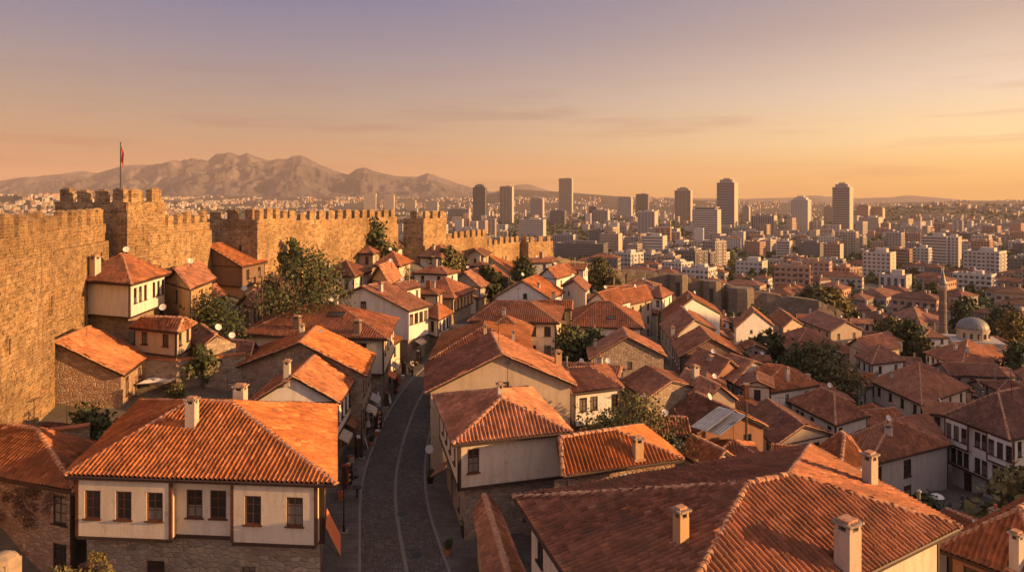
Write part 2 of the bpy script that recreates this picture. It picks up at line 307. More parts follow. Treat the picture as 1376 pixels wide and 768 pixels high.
# ------------------------------------------------------------------ mesh collector
class MB:
    def __init__(s): s.v = []; s.f = []; s.m = []; s.mats = []; s.uv = None; s.rawuv = []
    def mi(s, m):
        if m not in s.mats: s.mats.append(m)
        return s.mats.index(m)
    def face(s, pts, m, uv=None):
        i = len(s.v); s.v += [tuple(p) for p in pts]; s.f.append(tuple(range(i, i + len(pts)))); s.m.append(s.mi(m)); s.rawuv.append(uv)
    def box(s, o, ax, ay, az, m):   # o: min corner; ax, ay, az: edge vectors (right-handed)
        o, ax, ay, az = map(Vector, (o, ax, ay, az)); p = lambda a, b, c: o + ax * a + ay * b + az * c
        for q in (((0,0,0),(0,1,0),(1,1,0),(1,0,0)), ((0,0,1),(1,0,1),(1,1,1),(0,1,1)), ((0,0,0),(1,0,0),(1,0,1),(0,0,1)), ((1,0,0),(1,1,0),(1,1,1),(1,0,1)), ((1,1,0),(0,1,0),(0,1,1),(1,1,1)), ((0,1,0),(0,0,0),(0,0,1),(0,1,1))):
            s.face([p(*k) for k in q], m)
    def cbox(s, c, sx, sy, sz, m, rz=0):
        ca, sa = math.cos(rz), math.sin(rz); ax = Vector((ca, sa, 0)) * sx; ay = Vector((-sa, ca, 0)) * sy; c = Vector(c)
        s.box(c - ax / 2 - ay / 2, ax, ay, (0, 0, sz), m)
    def tube(s, a, b, r0, r1, n, m, cap=True):
        a, b = Vector(a), Vector(b); d = (b - a).normalized(); u = d.orthogonal().normalized(); w_ = d.cross(u)
        ra = [a + (u * math.cos(2 * math.pi * i / n) + w_ * math.sin(2 * math.pi * i / n)) * r0 for i in range(n)]
        rb = [b + (u * math.cos(2 * math.pi * i / n) + w_ * math.sin(2 * math.pi * i / n)) * r1 for i in range(n)]
        for i in range(n):
            j = (i + 1) % n; s.face([ra[i], ra[j], rb[j], rb[i]], m)
        if cap: s.face(rb, m); s.face(ra[::-1], m)
    def lathe(s, c, prof, n, m, a0=0, a1=2 * math.pi):
        c = Vector(c)
        for (r0, z0), (r1, z1) in zip(prof, prof[1:]):
            for i in range(n):
                t0 = a0 + (a1 - a0) * i / n; t1 = a0 + (a1 - a0) * (i + 1) / n
                k = [c + Vector((r0 * math.cos(t0), r0 * math.sin(t0), z0)), c + Vector((r0 * math.cos(t1), r0 * math.sin(t1), z0)), c + Vector((r1 * math.cos(t1), r1 * math.sin(t1), z1)), c + Vector((r1 * math.cos(t0), r1 * math.sin(t0), z1))]
                if r0 < 1e-6: k = k[1:] if r0 < 1e-6 else k
                if r1 < 1e-6: k = k[:3]
                s.face(k, m)
    def build(s, name, parent=None, loc=None, smooth=False):
        me = bpy.data.meshes.new(name); me.from_pydata(s.v, [], s.f)
        for m in s.mats: me.materials.append(MATS[m])
        me.polygons.foreach_set('material_index', s.m)
        if smooth: me.polygons.foreach_set('use_smooth', [True] * len(s.f))
        uvl = me.uv_layers.new(name='UVMap'); out = []
        ox, oy, oz = (loc or (0, 0, 0))
        for f, ru in zip(s.f, s.rawuv):
            if ru is not None: 
                for q in ru: out += [q[0], q[1]]
                continue
            p = [s.v[i] for i in f]; n = Vector((0, 0, 0))
            for a, b in zip(p, p[1:] + p[:1]):
                n += Vector(((a[1] - b[1]) * (a[2] + b[2]), (a[2] - b[2]) * (a[0] + b[0]), (a[0] - b[0]) * (a[1] + b[1])))
            if abs(n.z) > .7 * n.length or n.length == 0:
                for q in p: out += [q[0] + ox, q[1] + oy]
            else:
                tx, ty = -n.y, n.x; l = math.hypot(tx, ty); tx /= l; ty /= l
                for q in p: out += [(q[0] + ox) * tx + (q[1] + oy) * ty, q[2] + oz]
        uvl.data.foreach_set('uv', out)
        me.validate()
        return link(name, me, parent, loc)
def link(name, me, parent=None, loc=None):
    o = bpy.data.objects.new(name, me); COL.objects.link(o)
    if parent is not None: o.parent = parent
    if loc is not None: o.location = loc
    return o
def tag(o, label, cat, group=None):
    o['label'] = label; o['category'] = cat
    if group: o['group'] = group
    return o
def thing(name, loc, label, cat, group=None, rz=0):
    o = bpy.data.objects.new(name, None); COL.objects.link(o); o.location = loc; o.rotation_euler = (0, 0, rz); o.empty_display_size = .5
    return tag(o, label, cat, group)
def copy_tree(o, parent=None):
    c = o.copy(); COL.objects.link(c); c.parent = parent
    for ch in list(o.children): copy_tree(ch, c)
    return c
def struct(o): o['kind'] = 'structure'; return o

# ------------------------------------------------------------------ tiled roofs
PITCH, COURSE = .255, .38
def hsh(a, b): 
    x = np.sin(a * 127.1 + b * 311.7) * 43758.5453; return x - np.floor(x)
def facet(poly, lvl, Ud=None):
    """poly: convex, poly[0]->poly[1] the eave.  returns verts, quads, uvs of a tiled surface"""
    p0, p1 = poly[0], poly[1]; U = (p1 - p0).normalized(); PITCH = .275 if lvl == 1 else .31
    mid = poly[2]
    Nn = U.cross(mid - p0).normalized()
    if Ud is not None: U = (Ud - Nn * Ud.dot(Nn)).normalized()
    V = Nn.cross(U)
    pts = [((p - p0).dot(U), (p - p0).dot(V)) for p in poly]
    if lvl == 3:
        return [p.copy() + Nn * .06 for p in poly], [tuple(range(len(poly)))], [[(a / PITCH, b / COURSE) for a, b in pts]], U, V
    umin = min(p[0] for p in pts); umax = max(p[0] for p in pts)
    seg = 6 if lvl == 1 else 4
    n = max(2, int((umax - umin) / PITCH * seg)); us = np.linspace(umin + 1e-4, umax - 1e-4, n + 1)
    t0 = np.full(n + 1, 1e9); t1 = np.full(n + 1, -1e9)
    for (a, b), (c, d) in zip(pts, pts[1:] + pts[:1]):
        if abs(a - c) < 1e-6: continue
        k = (us - a) / (c - a); ok = (k >= -1e-9) & (k <= 1 + 1e-9); t = b + (d - b) * k
        t0 = np.where(ok, np.minimum(t0, t), t0); t1 = np.where(ok, np.maximum(t1, t), t1)
    tmax = max(p[1] for p in pts); tmin = min(p[1] for p in pts)
    if lvl == 1:
        rows = []; k = math.floor(tmin / COURSE)
        while k * COURSE < tmax: rows += [k * COURSE + .002, k * COURSE + COURSE - .002]; k += 1
        rows = np.array(rows)
    else:
        rows = np.linspace(tmin, tmax, max(2, int((tmax - tmin) / 1.6) + 1))
    T = np.clip(rows[None, :], t0[:, None], t1[:, None]); Ug = np.repeat(us[:, None], len(rows), 1)
    ph = Ug / PITCH; fr = ph - np.floor(ph)
    h = np.where(fr < .58, np.sin(fr / .58 * np.pi) ** .75 * .125, -np.sin((fr - .58) / .42 * np.pi) * .055) + .065
    if lvl == 1:
        kk = np.floor((rows + .001) / COURSE)[None, :]; ff = (rows / COURSE - np.floor((rows + .001) / COURSE))[None, :]
        j = hsh(np.floor(ph), kk); h = h + .035 * (1 - ff) + (j - .5) * .022
        Ug = Ug + (hsh(np.floor(ph) + 7, kk) - .5) * .03
    if lvl == 2: h = h * 1.2
    h = h + .05 * np.sin(Ug * .9 + p0.x) * np.sin(T * .8 + p0.y) + .03 * np.sin(Ug * 2.3 + p0.y) * np.sin(T * 1.7)
    O = np.array(p0); Ua, Va, Na = np.array(U), np.array(V), np.array(Nn)
    if len(poly) == 4:
        dev = (poly[3] - p0).dot(Nn); ua, ub = pts[2][0], pts[3][0]; q_ = T / max(pts[3][1], .1)
        s_ = np.clip((ua - Ug) / (ua - ub) if abs(ua - ub) > .05 else (Ug < ua) * 1.0, 0, 1); h = h + dev * s_ * np.clip(q_, 0, 1)
    X = O + Ug[..., None] * Ua + T[..., None] * Va + h[..., None] * Na
    m = len(rows); idx = np.arange((n + 1) * m).reshape(n + 1, m)
    q = np.stack([idx[:-1, :-1], idx[1:, :-1], idx[1:, 1:], idx[:-1, 1:]], -1).reshape(-1, 4)
    dT = np.abs(T[:-1, 1:] - T[:-1, :-1]) + np.abs(T[1:, 1:] - T[1:, :-1])
    q = q[(dT > 1e-4).reshape(-1)]
    uv = np.stack([ph, T / COURSE + (0 if lvl == 2 else 0)], -1).reshape(-1, 2)
    if lvl == 1:
        kk2 = np.floor((rows + .001) / COURSE)[None, :]; tt = np.clip(T / COURSE, kk2 + .02, kk2 + .98); uv = np.stack([ph, tt], -1).reshape(-1, 2)
    return X.reshape(-1, 3), q, uv, U, V
def fast_mesh(name, chunks, mat, parent, loc, smooth):
    vs, fs, us, off = [], [], [], 0
    for X, q, uv in chunks:
        vs.append(X); fs.append(q + off); us.append(uv); off += len(X)
    X = np.concatenate(vs) - np.array(loc); q = np.concatenate(fs); uv = np.concatenate(us)
    me = bpy.data.meshes.new(name); me.vertices.add(len(X)); me.vertices.foreach_set('co', X.astype(np.float32).ravel())
    me.loops.add(q.size); me.loops.foreach_set('vertex_index', q.ravel().astype(np.int32))
    me.polygons.add(len(q)); me.polygons.foreach_set('loop_start', np.arange(0, q.size, 4, dtype=np.int32)); me.polygons.foreach_set('loop_total', np.full(len(q), 4, dtype=np.int32))
    l = me.uv_layers.new(name='UVMap'); l.data.foreach_set('uv', uv[q.ravel()].astype(np.float32).ravel())
    me.materials.append(MATS[mat]); me.update(calc_edges=True); me.validate()
    if smooth: me.shade_smooth()
    return link(name, me, parent)
def caps(mb, a, b, lvl, r=.15):
    d = b - a; L = d.length; d.normalize(); sd = d.cross(Vector((0, 0, 1))).normalized(); up = sd.cross(d)
    n = max(1, int(L / .42)) if lvl == 1 else (max(1, int(L / 1.3)) if lvl == 2 else 1); k = 5 if lvl == 1 else 3
    for i in range(n):
        j = (rng.random() - .5) * .05 if lvl == 1 else 0
        A = a + d * (L * i / n) + up * (.04 + j); B = a + d * (L * (i + 1) / n + .02) + up * (.02 + j); r0, r1 = r * 1.12, r * .88
        pr = lambda c, rr: [c + sd * math.cos(math.pi * t / k) * rr * 1.25 + up * math.sin(math.pi * t / k) * rr for t in range(k + 1)]
        x, y = pr(A, r0), pr(B, r1)
        for t in range(k): mb.face([x[t], x[t + 1], y[t + 1], y[t]], 'ridge')
        mb.face(x[::-1], 'ridge')

def wall_face(mb, p0, p1, z0, z1, openings, m, depth=.14):
    """vertical wall from p0 to p1 (outside to the right of the direction), openings (s0,s1,za,zb) really cut, with reveals"""
    d = Vector((p1[0] - p0[0], p1[1] - p0[1], 0)); L = d.length; d.normalize(); nin = Vector((-d.y, d.x, 0))
    pt = lambda s_, z, q=0: Vector((p0[0], p0[1], 0)) + d * s_ + nin * q + Vector((0, 0, z))
    ops = [o for o in openings if o[0] > .05 and o[1] < L - .05 and o[2] > z0 + .02 and o[3] < z1 - .02]
    S = sorted({0, L, *[o[0] for o in ops], *[o[1] for o in ops]}); Z = sorted({z0, z1, *[o[2] for o in ops], *[o[3] for o in ops]})
    for a, b in zip(Z, Z[1:]):
        row = [o for o in ops if o[2] <= a + 1e-6 and o[3] >= b - 1e-6]
        if not row: mb.face([pt(0, a), pt(L, a), pt(L, b), pt(0, b)], m); continue
        row.sort(); x = 0
        for o in row:
            if o[0] > x: mb.face([pt(x, a), pt(o[0], a), pt(o[0], b), pt(x, b)], m)
            x = o[1]
        if x < L: mb.face([pt(x, a), pt(L, a), pt(L, b), pt(x, b)], m)
    for s0, s1, a, b in ops:
        mb.face([pt(s0, a), pt(s0, a, depth), pt(s0, b, depth), pt(s0, b)][::-1], m)
        mb.face([pt(s1, a), pt(s1, a, depth), pt(s1, b, depth), pt(s1, b)], m)
        mb.face([pt(s0, a), pt(s1, a), pt(s1, a, depth), pt(s0, a, depth)], m)
        mb.face([pt(s0, b), pt(s1, b), pt(s1, b, depth), pt(s0, b, depth)][::-1], m)
    return ops
WINC = {}
def window_proto(wd, ht, style):
    k = (round(wd, 2), round(ht, 2), style)
    if k in WINC: return WINC[k]
    fm = {'d': 'wood', 'r': 'redwood', 'w': 'white_paint'}[style]
    mb = MB(); t = .075; y0 = -.05
    # local frame: x along wall, y into the wall, window plane y=0
    mb.box((-wd / 2, y0, 0), (wd, 0, 0), (0, .1, 0), (0, 0, t), fm); mb.box((-wd / 2, y0, ht - t), (wd, 0, 0), (0, .1, 0), (0, 0, t), fm)
    for s_ in (-wd / 2, wd / 2 - t): mb.box((s_, y0, t), (t, 0, 0), (0, .1, 0), (0, 0, ht - 2 * t), fm)
    mb.box((-.025, y0 + .02, t), (.05, 0, 0), (0, .06, 0), (0, 0, ht - 2 * t), fm)
    for q in (.36, .68): mb.box((-wd / 2 + t, y0 + .025, ht * q), (wd - 2 * t, 0, 0), (0, .045, 0), (0, 0, .045), fm)
    mb.box((-wd / 2 - .08, y0 - .14, -.07), (wd + .16, 0, 0), (0, .15, 0), (0, 0, .07), fm)
    o1 = mb.v, mb
    me_o = mb.build('window'); me = me_o.data; bpy.data.objects.remove(me_o)
    pb = MB(); pb.box((-wd / 2 + .03, .0, .03), (wd - .06, 0, 0), (0, .03, 0), (0, 0, ht - .06), 'pane')
    po = pb.build('pane'); pm = po.data; bpy.data.objects.remove(po)
    WINC[k] = (me, pm); return WINC[k]
def put_window(parent, base, p0, p1, op, style, depth=.14, pane=True, name='window'):
    d = Vector((p1[0] - p0[0], p1[1] - p0[1], 0)).normalized(); nin = Vector((-d.y, d.x, 0))
    me, pm = window_proto(op[1] - op[0], op[3] - op[2], style)
    loc = Vector((p0[0], p0[1], 0)) + d * (op[0] + op[1]) / 2 + nin * (depth - .06) + Vector((0, 0, op[2])) - base
    o = link(name, me, parent, loc); o.rotation_euler = (0, 0, math.atan2(d.y, d.x))
    g = link('pane', pm, o)
    return o
def inset(c, d):
    n = len(c); out = []
    for i in range(n):
        a, b, e = c[i - 1], c[i], c[(i + 1) % n]
        d1 = Vector((b.x - a.x, b.y - a.y)).normalized(); d2 = Vector((e.x - b.x, e.y - b.y)).normalized()
        n1 = Vector((-d1.y, d1.x)); n2 = Vector((-d2.y, d2.x)); k = d / max(.35, (1 + n1.dot(n2))) 
        q = (n1 + n2) * k; out.append(Vector((b.x + q.x, b.y + q.y, b.z)))
    return out
FOOT = []   # footprints taken: (x, y, r)
HOUSES = {}
def house(c, z, label, zr=None, t='hip', ax=0, wall='cream', zb='auto', stone='rubble', ov=.55, jet=.35, nw=None, win=(.9, 1.45), ws='d', bays=None, ch=(), lvl=None, tint=None,
          group='tile-roofed houses of the old quarter', floors=None, trim=True, k=None, zg=None, cap=True, extra=None, name='house', doors=True, sill=2.05, attic=(), sky=(), cat='house', ridge=None, rv=None):
    c = [P(p[0], p[1], p[2] if len(p) > 2 else z) if not isinstance(p, Vector) else p.copy() for p in c]
    for p in c: p.z = z
    if len(c) == 3: c.append(c[0] + c[2] - c[1])
    cen = sum(c, Vector()) / 4
    D = cen.length if False else cen.y
    if lvl is None: lvl = 1 if D < 68 else (2 if D < 160 else 3)
    e0 = (c[1] - c[0]).length; e1 = (c[2] - c[1]).length
    FOOT.append((cen.x, cen.y, math.hypot(e0, e1) / 2 * .92))
    if ax == 0: m0, m1, half, ln = (c[3] + c[0]) / 2, (c[1] + c[2]) / 2, e1 / 2, e0
    else: m0, m1, half, ln = (c[0] + c[1]) / 2, (c[2] + c[3]) / 2, e0 / 2, e1
    if zr is None: zr = z + half * .40
    if t == 'hip':
        kk = min(.5, half / max(ln, .1)) if k is None else k
        r0 = m0 + (m1 - m0) * kk; r1 = m1 - (m1 - m0) * kk
    else: r0, r1 = m0.copy(), m1.copy()
    if ridge: r0, r1 = P(*ridge[0], zr), P(*ridge[1], zr)
    r0.z = r1.z = zr
    if ax == 0: fc = [[c[0], c[1], r1, r0], [c[2], c[3], r0, r1]]; tri = [[c[1], c[2], r1], [c[3], c[0], r0]]; gs = (1, 3)
    else: fc = [[c[1], c[2], r1, r0], [c[3], c[0], r0, r1]]; tri = [[c[0], c[1], r0], [c[2], c[3], r1]]; gs = (0, 2)
    facets = fc + (tri if t == 'hip' else [])
    facets = [[p for i, p in enumerate(f) if i == 0 or (p - f[i - 1]).length > .05] for f in facets]
    f2 = [(f, None) for f in facets]
    if tint is None: tint = rng.choice((0, 0, 1, 2))
    # base heights
    wc = inset(c, ov)
    gz = min(TZ(p.x, p.y) for p in c) if zg is None else zg
    gav = TZ(cen.x, cen.y) if zg is None else zg
    zbot = gz - 1.2
    if zb == 'auto': zb = gav + 2.9 if z - gav > 4.6 else None
    if zb is not None and zb > z - 1.6: zb = None
    base = Vector((cen.x, cen.y, gz)); H = thing(name, base, label, cat, group)
    HOUSES[label] = (H, cen)
    matn = 'roof_tiles_%d_%d' % (tint, lvl)
    # roof
    if lvl == 3:
        mb = MB()
        for f, ud in f2:
            X, q, uv, U_, V_ = facet(f, 3, ud); mb.face([p - base for p in X], matn, uv[0])
        roof = mb.build('roof', H)
    else:
        roof = fast_mesh('roof', [facet(f, lvl, ud)[:3] for f, ud in f2], matn, H, base, True)
    eb = MB(); up = Vector((0, 0, 1))
    if t != 'hip':
        for f, ud in f2: eb.face([p - up * .20 - base for p in f][::-1], 'wood')
    for f in facets:
        lo = [p - up * .20 - base for p in f]; hi = [p - base + up * .03 for p in f]
        eb.face([lo[0], lo[1], hi[1], hi[0]], 'wood')
        if t != 'hip':
            for i, j in ((1, 2), (3, 0)): eb.face([lo[i], lo[j], hi[j], hi[i]], 'wood')
    if t == 'hip': eb.face([p - up * .16 - base for p in c][::-1], 'wood')
    if lvl < 3:
        for i in range(4):
            if t != 'hip' and i in gs: continue
            a, b = c[i] - base, c[(i + 1) % 4] - base; eb.tube(a - up * .03, b - up * .03, .06, .06, 5, 'wood')
    eb.build('eaves', roof)
    if cap:
        cb = MB(); caps(cb, r0 - base, r1 - base, lvl) if (r1 - r0).length > .3 else None
        if t == 'hip':
            prs = ((0, r0), (1, r1), (2, r1), (3, r0)) if ax == 0 else ((0, r0), (1, r0), (2, r1), (3, r1))
            for i, r in prs: caps(cb, c[i] - base, r - base, lvl, .13)
        else:
            for f in fc:
                caps(cb, f[1] - base, f[2] - base, lvl, .08); caps(cb, f[0] - base, f[3] - base, lvl, .08)
        if cb.f: cb.build('ridge_tiles', roof, smooth=False)
    # walls
    slope = (zr - z) / max(half, .1)
    wt = z - .12 if t == 'hip' else z + ov * slope - .18
    ub = zb if zb is not None else zbot
    mw = MB(); bs = MB()
    lowc = inset(c, ov + (jet if zb is not None else 0))
    wins = []
    for i in range(4):
        a, b = wc[i], wc[(i + 1) % 4]; L = (b - a).length
        nrm = Vector((b.y - a.y, -(b.x - a.x), 0)).normalized(); faces_cam = nrm.dot(-cen.normalized()) > -.25
        n = None
        if nw is not None and i < len(nw): n = nw[i]
        ops = []
        if faces_cam and n != 0:
            if n is None: n = max(1, int(L / 2.5)) if L > 2.2 else 0
            fl = 0; zs = z - sill
            bl = [bb for bb in (bays or []) if bb[0] == i]
            nf = floors or 9; 
            while zs > max(ub, gz) + .45 and fl < nf:
                if isinstance(n, (list, tuple)): ss_ = n
                else:
                    q = L / n; ss_ = [q * (j + .5) for j in range(n)]
                for s_ in ss_:
                    if fl == 0 and any(bb[1] - .3 < s_ < bb[2] + .3 for bb in bl): continue
                    ops.append((s_ - win[0] / 2, s_ + win[0] / 2, zs - win[1] + 1.45 - .0, zs + 1.45))
                zs -= 2.85; fl += 1
        ops = wall_face(mw, a - base, b - base, ub - base.z, wt - base.z, [(o[0], o[1], o[2] - base.z, o[3] - base.z) for o in ops], wall)
        for o in ops: wins.append((a, b, (o[0], o[1], o[2] + base.z, o[3] + base.z)))
        if t != 'hip' and i in gs:
            r = r0 if ((ax == 0 and i == 3) or (ax == 1 and i == 0)) else r1
            mp_ = (a + b) / 2; q = Vector((mp_.x, mp_.y, zr - .2)) - base
            mw.face([Vector((a.x, a.y, wt)) - base, Vector((b.x, b.y, wt)) - base, q], wall)
        if zb is not None:
            la, lb = lowc[i], lowc[(i + 1) % 4]; L2 = (lb - la).length; o2 = []
            if faces_cam and doors and L2 > 3:
                dz = max(TZ(la.x, la.y), gz) - 0
                o2 = [(L2 * .3 - .55, L2 * .3 + .55, gav - base.z + .1, gav - base.z + 2.2)]
                if L2 > 6: o2.append((L2 * .7 - .4, L2 * .7 + .4, gav - base.z + 1.0, gav - base.z + 2.1))
            o2 = wall_face(bs, la - base, lb - base, zbot - base.z, zb - base.z, o2, stone, .2)
            for j, o in enumerate(o2): wins.append((la, lb, (o[0], o[1], o[2] + base.z, o[3] + base.z), 'door' if o[3] - o[2] > 1.9 else 'window', .2))
    if zb is not None:
        mw.face([p - base + up * (zb - p.z) for p in wc][::-1], 'wood')
    walls = mw.build('wall', H)
    if zb is not None: bs.build('stone_base', H)
    for W in wins:
        nm, dp = (W[3], W[4]) if len(W) > 3 else ('window', .14)
        put_window(H, base, W[0], W[1], W[2], ws, dp, name=nm)
    for (i, s_, z0_, ww, hh_) in attic: put_window(H, base, wc[i], wc[(i + 1) % 4], (s_ - ww / 2, s_ + ww / 2, z0_, z0_ + hh_), ws, .02)
    # timber trim
    if trim and lvl < 3:
        tb = MB(); tz0 = ub if zb is not None else gz
        for i in range(4):
            a, b = wc[i] - base, wc[(i + 1) % 4] - base; d = Vector((b.x - a.x, b.y - a.y, 0)); L = d.length; d.normalize(); no = Vector((d.y, -d.x, 0))
            for s_ in (0, L - .16):
                o = Vector((a.x, a.y, tz0 - base.z)) + d * s_ + no * .03 - no * .03; tb.box(o, d * .16, no * -.02 + Vector(), (0, 0, wt - tz0), 'wood') if False else tb.box(o + no * .035, d * .16, -no * .08, (0, 0, wt - tz0), 'wood')
            tb.box(Vector((a.x, a.y, wt - base.z - .17)) + no * .05 - d * .04, d * (L + .08), -no * .1, (0, 0, .14), 'wood')
            if zb is not None: tb.box(Vector((a.x, a.y, tz0 - base.z - .12)) + no * .06 - d * .05, d * (L + .1), -no * .14, (0, 0, .2), 'wood')
        tb.build('timber_frame', H)
        if lvl == 1:
            a = wc[1] - base; no = (wc[1] - cen); no.z = 0; no.normalize(); dp = MB(); q = Vector((a.x, a.y, 0)) + no * .12
            dp.tube((q.x, q.y, z - base.z - .1), (q.x, q.y, tz0 - base.z - .1), .05, .05, 6, 'iron'); dp.tube((c[1].x - base.x - no.x * .1, c[1].y - base.y - no.y * .1, z - base.z - .05), (q.x, q.y, z - base.z - .35), .05, .05, 6, 'iron'); dp.build('drainpipe', H)
    # bays
    for bi in (bays or []):
        i, s0, s1, dep, nwn = bi[:5]; a, b = wc[i], wc[(i + 1) % 4]; d = (b - a); d.z = 0; L = d.length; d.normalize(); no = Vector((d.y, -d.x, 0))
        zlo = bi[5] if len(bi) > 5 else ub; zhi = bi[6] if len(bi) > 6 else wt
        q = [a + d * s0, a + d * s0 + no * dep, a + d * s1 + no * dep, a + d * s1]
        bm_ = MB(); bw = []
        for x, y, nn in ((q[0], q[1], 0), (q[1], q[2], nwn), (q[2], q[3], 0)):
            l2 = Vector((y.x - x.x, y.y - x.y, 0)).length; g = l2 / max(nn, 1)
            zt = min(z, zhi + .12) - sill
            ops = [(g * (j + .5) - win[0] / 2, g * (j + .5) + win[0] / 2, zt - base.z - win[1] + 1.45, zt + 1.45 - base.z) for j in range(nn)]
            ops = wall_face(bm_, x - base, y - base, zlo - base.z, zhi - base.z, ops, wall)
            bw += [(x, y, (o[0], o[1], o[2] + base.z, o[3] + base.z)) for o in ops]
        bm_.face([Vector((p.x, p.y, zlo)) - base for p in q][::-1], 'wood'); bm_.face([Vector((p.x, p.y, zhi)) - base for p in q], 'wood')
        for cx in (q[1], q[2]): bm_.box(Vector((cx.x, cx.y, zlo)) - base - d * .09 + no * .03, d * .18, -no * .12, (0, 0, zhi - zlo), 'redwood')
        bm_.box(Vector((q[1].x, q[1].y, zlo - .14)) - base + no * .05, d * (s1 - s0), -no * .2, (0, 0, .18), 'wood')
        bm_.build('bay', H)
        for W in bw: put_window(H, base, W[0], W[1], W[2], ws)
    for cc in ch: chimney(H, base, facets, *cc)
    for (u_, v_, w_, h_) in sky:
        dr = Vector(((u_ - U0) / F, 1, -(v_ - VH) / F)); f = facets[0]; n = (f[1] - f[0]).cross(f[2] - f[0]).normalized(); q = Vector((0, 0, CZ)) + dr * (n.dot(f[0] - Vector((0, 0, CZ))) / n.dot(dr)) - base
        ax_ = (f[1] - f[0]).normalized(); ay_ = n.cross(ax_); sb = MB(); sb.box(q - ax_ * w_ / 2 - ay_ * h_ / 2, ax_ * w_, ay_ * h_, n * .26, 'pane')
        for k_ in (0, 1): sb.box(q - ax_ * (w_ / 2 + .08) + ay_ * (k_ * h_ - h_ / 2 - .04), ax_ * (w_ + .16), ay_ * .08, n * .3, 'wood')
        sb.build('skylight', H)
    return H
def chimney(H, base, facets, u, v, wd=.6, ht=1.5, m='chimney', rz=None):
    best = None
    dr = Vector(((u - U0) / F, 1, -(v - VH) / F)); o = Vector((0, 0, CZ))
    for f in facets:
        n = (f[1] - f[0]).cross(f[2] - f[0]).normalized(); den = n.dot(dr)
        if abs(den) < 1e-6: continue
        t = n.dot(f[0] - o) / den; q = o + dr * t
        ins = all((f[(i + 1) % len(f)] - f[i]).cross(q - f[i]).dot(n) > -.3 for i in range(len(f)))
        if ins and t > 0 and (best is None or t < best.y): best = q
    if best is None: print('chimney missed', u, v, H['label']); return
    q = best; d = (facets[0][1] - facets[0][0]); rz = math.atan2(d.y, d.x) if rz is None else rz
    mb = MB(); b0 = q - base
    mb.cbox(b0 + Vector((0, 0, -.5)), wd, wd * .85, ht + .5, m, rz); mb.cbox(b0 + Vector((0, 0, -.05)), wd + .22, wd * .85 + .22, .12, 'ridge', rz)
    o1 = mb.build('chimney', H)
    cb = MB(); top = b0 + Vector((0, 0, ht)); ca, sa = math.cos(rz), math.sin(rz)
    for sx in (-1, 1):
        for sy in (-1, 1):
            pz = top + Vector((ca * sx - sa * sy * .85, sa * sx + ca * sy * .85, 0)) * (wd * .36); cb.cbox(pz, wd * .22, wd * .22, .22, m, rz)
    cb.cbox(top + Vector((0, 0, .22)), wd + .16, wd * .85 + .16, .1, 'rubble', rz); cb.cbox(top + Vector((0, 0, .32)), wd * .8, wd * .6, .1, 'ridge', rz)
    cb.cbox(top + Vector((0, 0, .0)), wd * .5, wd * .4, .2, 'black', rz)
    cb.build('chimney_cap', o1)
# ------------------------------------------------------------------ ground, street
from mathutils import noise as mn
KL = [(-5.5, 25), (-7.6, 34), (-9.4, 41.7), (-10.9, 48.4), (-12.2, 54), (-12.9, 62), (-13.3, 67.9), (-13.4, 76.9), (-13.1, 85.5), (-12.2, 93), (-9.5, 110), (-6, 130), (-2, 150), (3, 172)]
KR = [(.5, 25), (-1.8, 34), (-4.0, 41.7), (-6.0, 48.4), (-7.2, 54), (-8.1, 62), (-8.3, 67.9), (-8.8, 76.9), (-8.3, 85.5), (-7.2, 93), (-4.5, 110), (-1, 130), (3, 150), (8, 172)]
_kl = np.array(KL); _kr = np.array(KR)
_TZ0 = TZ
def TZ(x, y):
    z = _TZ0(x, y)
    if 20 < y < 180:
        xl = np.interp(y, _kl[:, 1], _kl[:, 0]) - 4.5; xr = np.interp(y, _kr[:, 1], _kr[:, 0]) + 4.5
        d = max(xl - x, x - xr, 0); k = (1 - ss(0, 4, d)) * ss(18, 26, y) * (1 - ss(165, 180, y)); z = z * (1 - k) + (-.05) * k
    # paved court
    k = 1 - ss(8, 14, math.hypot(x - 43, y - 67)); z = z * (1 - k) + (-9.6) * k
    return z
def axis(parts):
    out = []
    for a, b, st in parts:
        n = max(1, round((b - a) / st)); out += [a + (b - a) * i / n for i in range(n)]
    return out + [parts[-1][1]]
gx = axis([(-15000, -3000, 1500), (-3000, -600, 200), (-600, -120, 30), (-120, 240, 3.0), (240, 480, 14), (480, 1500, 60), (1500, 4000, 250), (4000, 15000, 1500)])
gy = axis([(-400, 0, 40), (0, 30, 4), (30, 280, 3.0), (280, 500, 14), (500, 1600, 60), (1600, 4000, 300), (4000, 15500, 1500)])
gv = []
for y in gy:
    for x in gx:
        z = TZ(x, y); z += mn.noise(Vector((x * .08, y * .08, 0))) * .5 * ss(200, 300, abs(x) + y) 
        gv.append((x, y, z))
nx = len(gx); gf = [(j * nx + i, j * nx + i + 1, (j + 1) * nx + i + 1, (j + 1) * nx + i) for j in range(len(gy) - 1) for i in range(nx - 1)]
me = bpy.data.meshes.new('ground'); me.from_pydata(gv, [], gf); me.materials.append(MATS['ground']); me.shade_smooth(); struct(link('ground', me))
def strip(name, A, B, za, zb_, m, thick=None):
    mb = MB()
    for (a0, a1), (b0, b1) in zip(zip(A, A[1:]), zip(B, B[1:])):
        p = [Vector((*a0, za)), Vector((*b0, zb_)), Vector((*b1, zb_)), Vector((*a1, za))]; mb.face(p, m)
        if thick:
            dn = Vector((0, 0, thick)); mb.face([p[0], p[3], p[3] - dn, p[0] - dn], m); mb.face([p[2], p[1], p[1] - dn, p[2] - dn], m)
    return struct(mb.build(name))
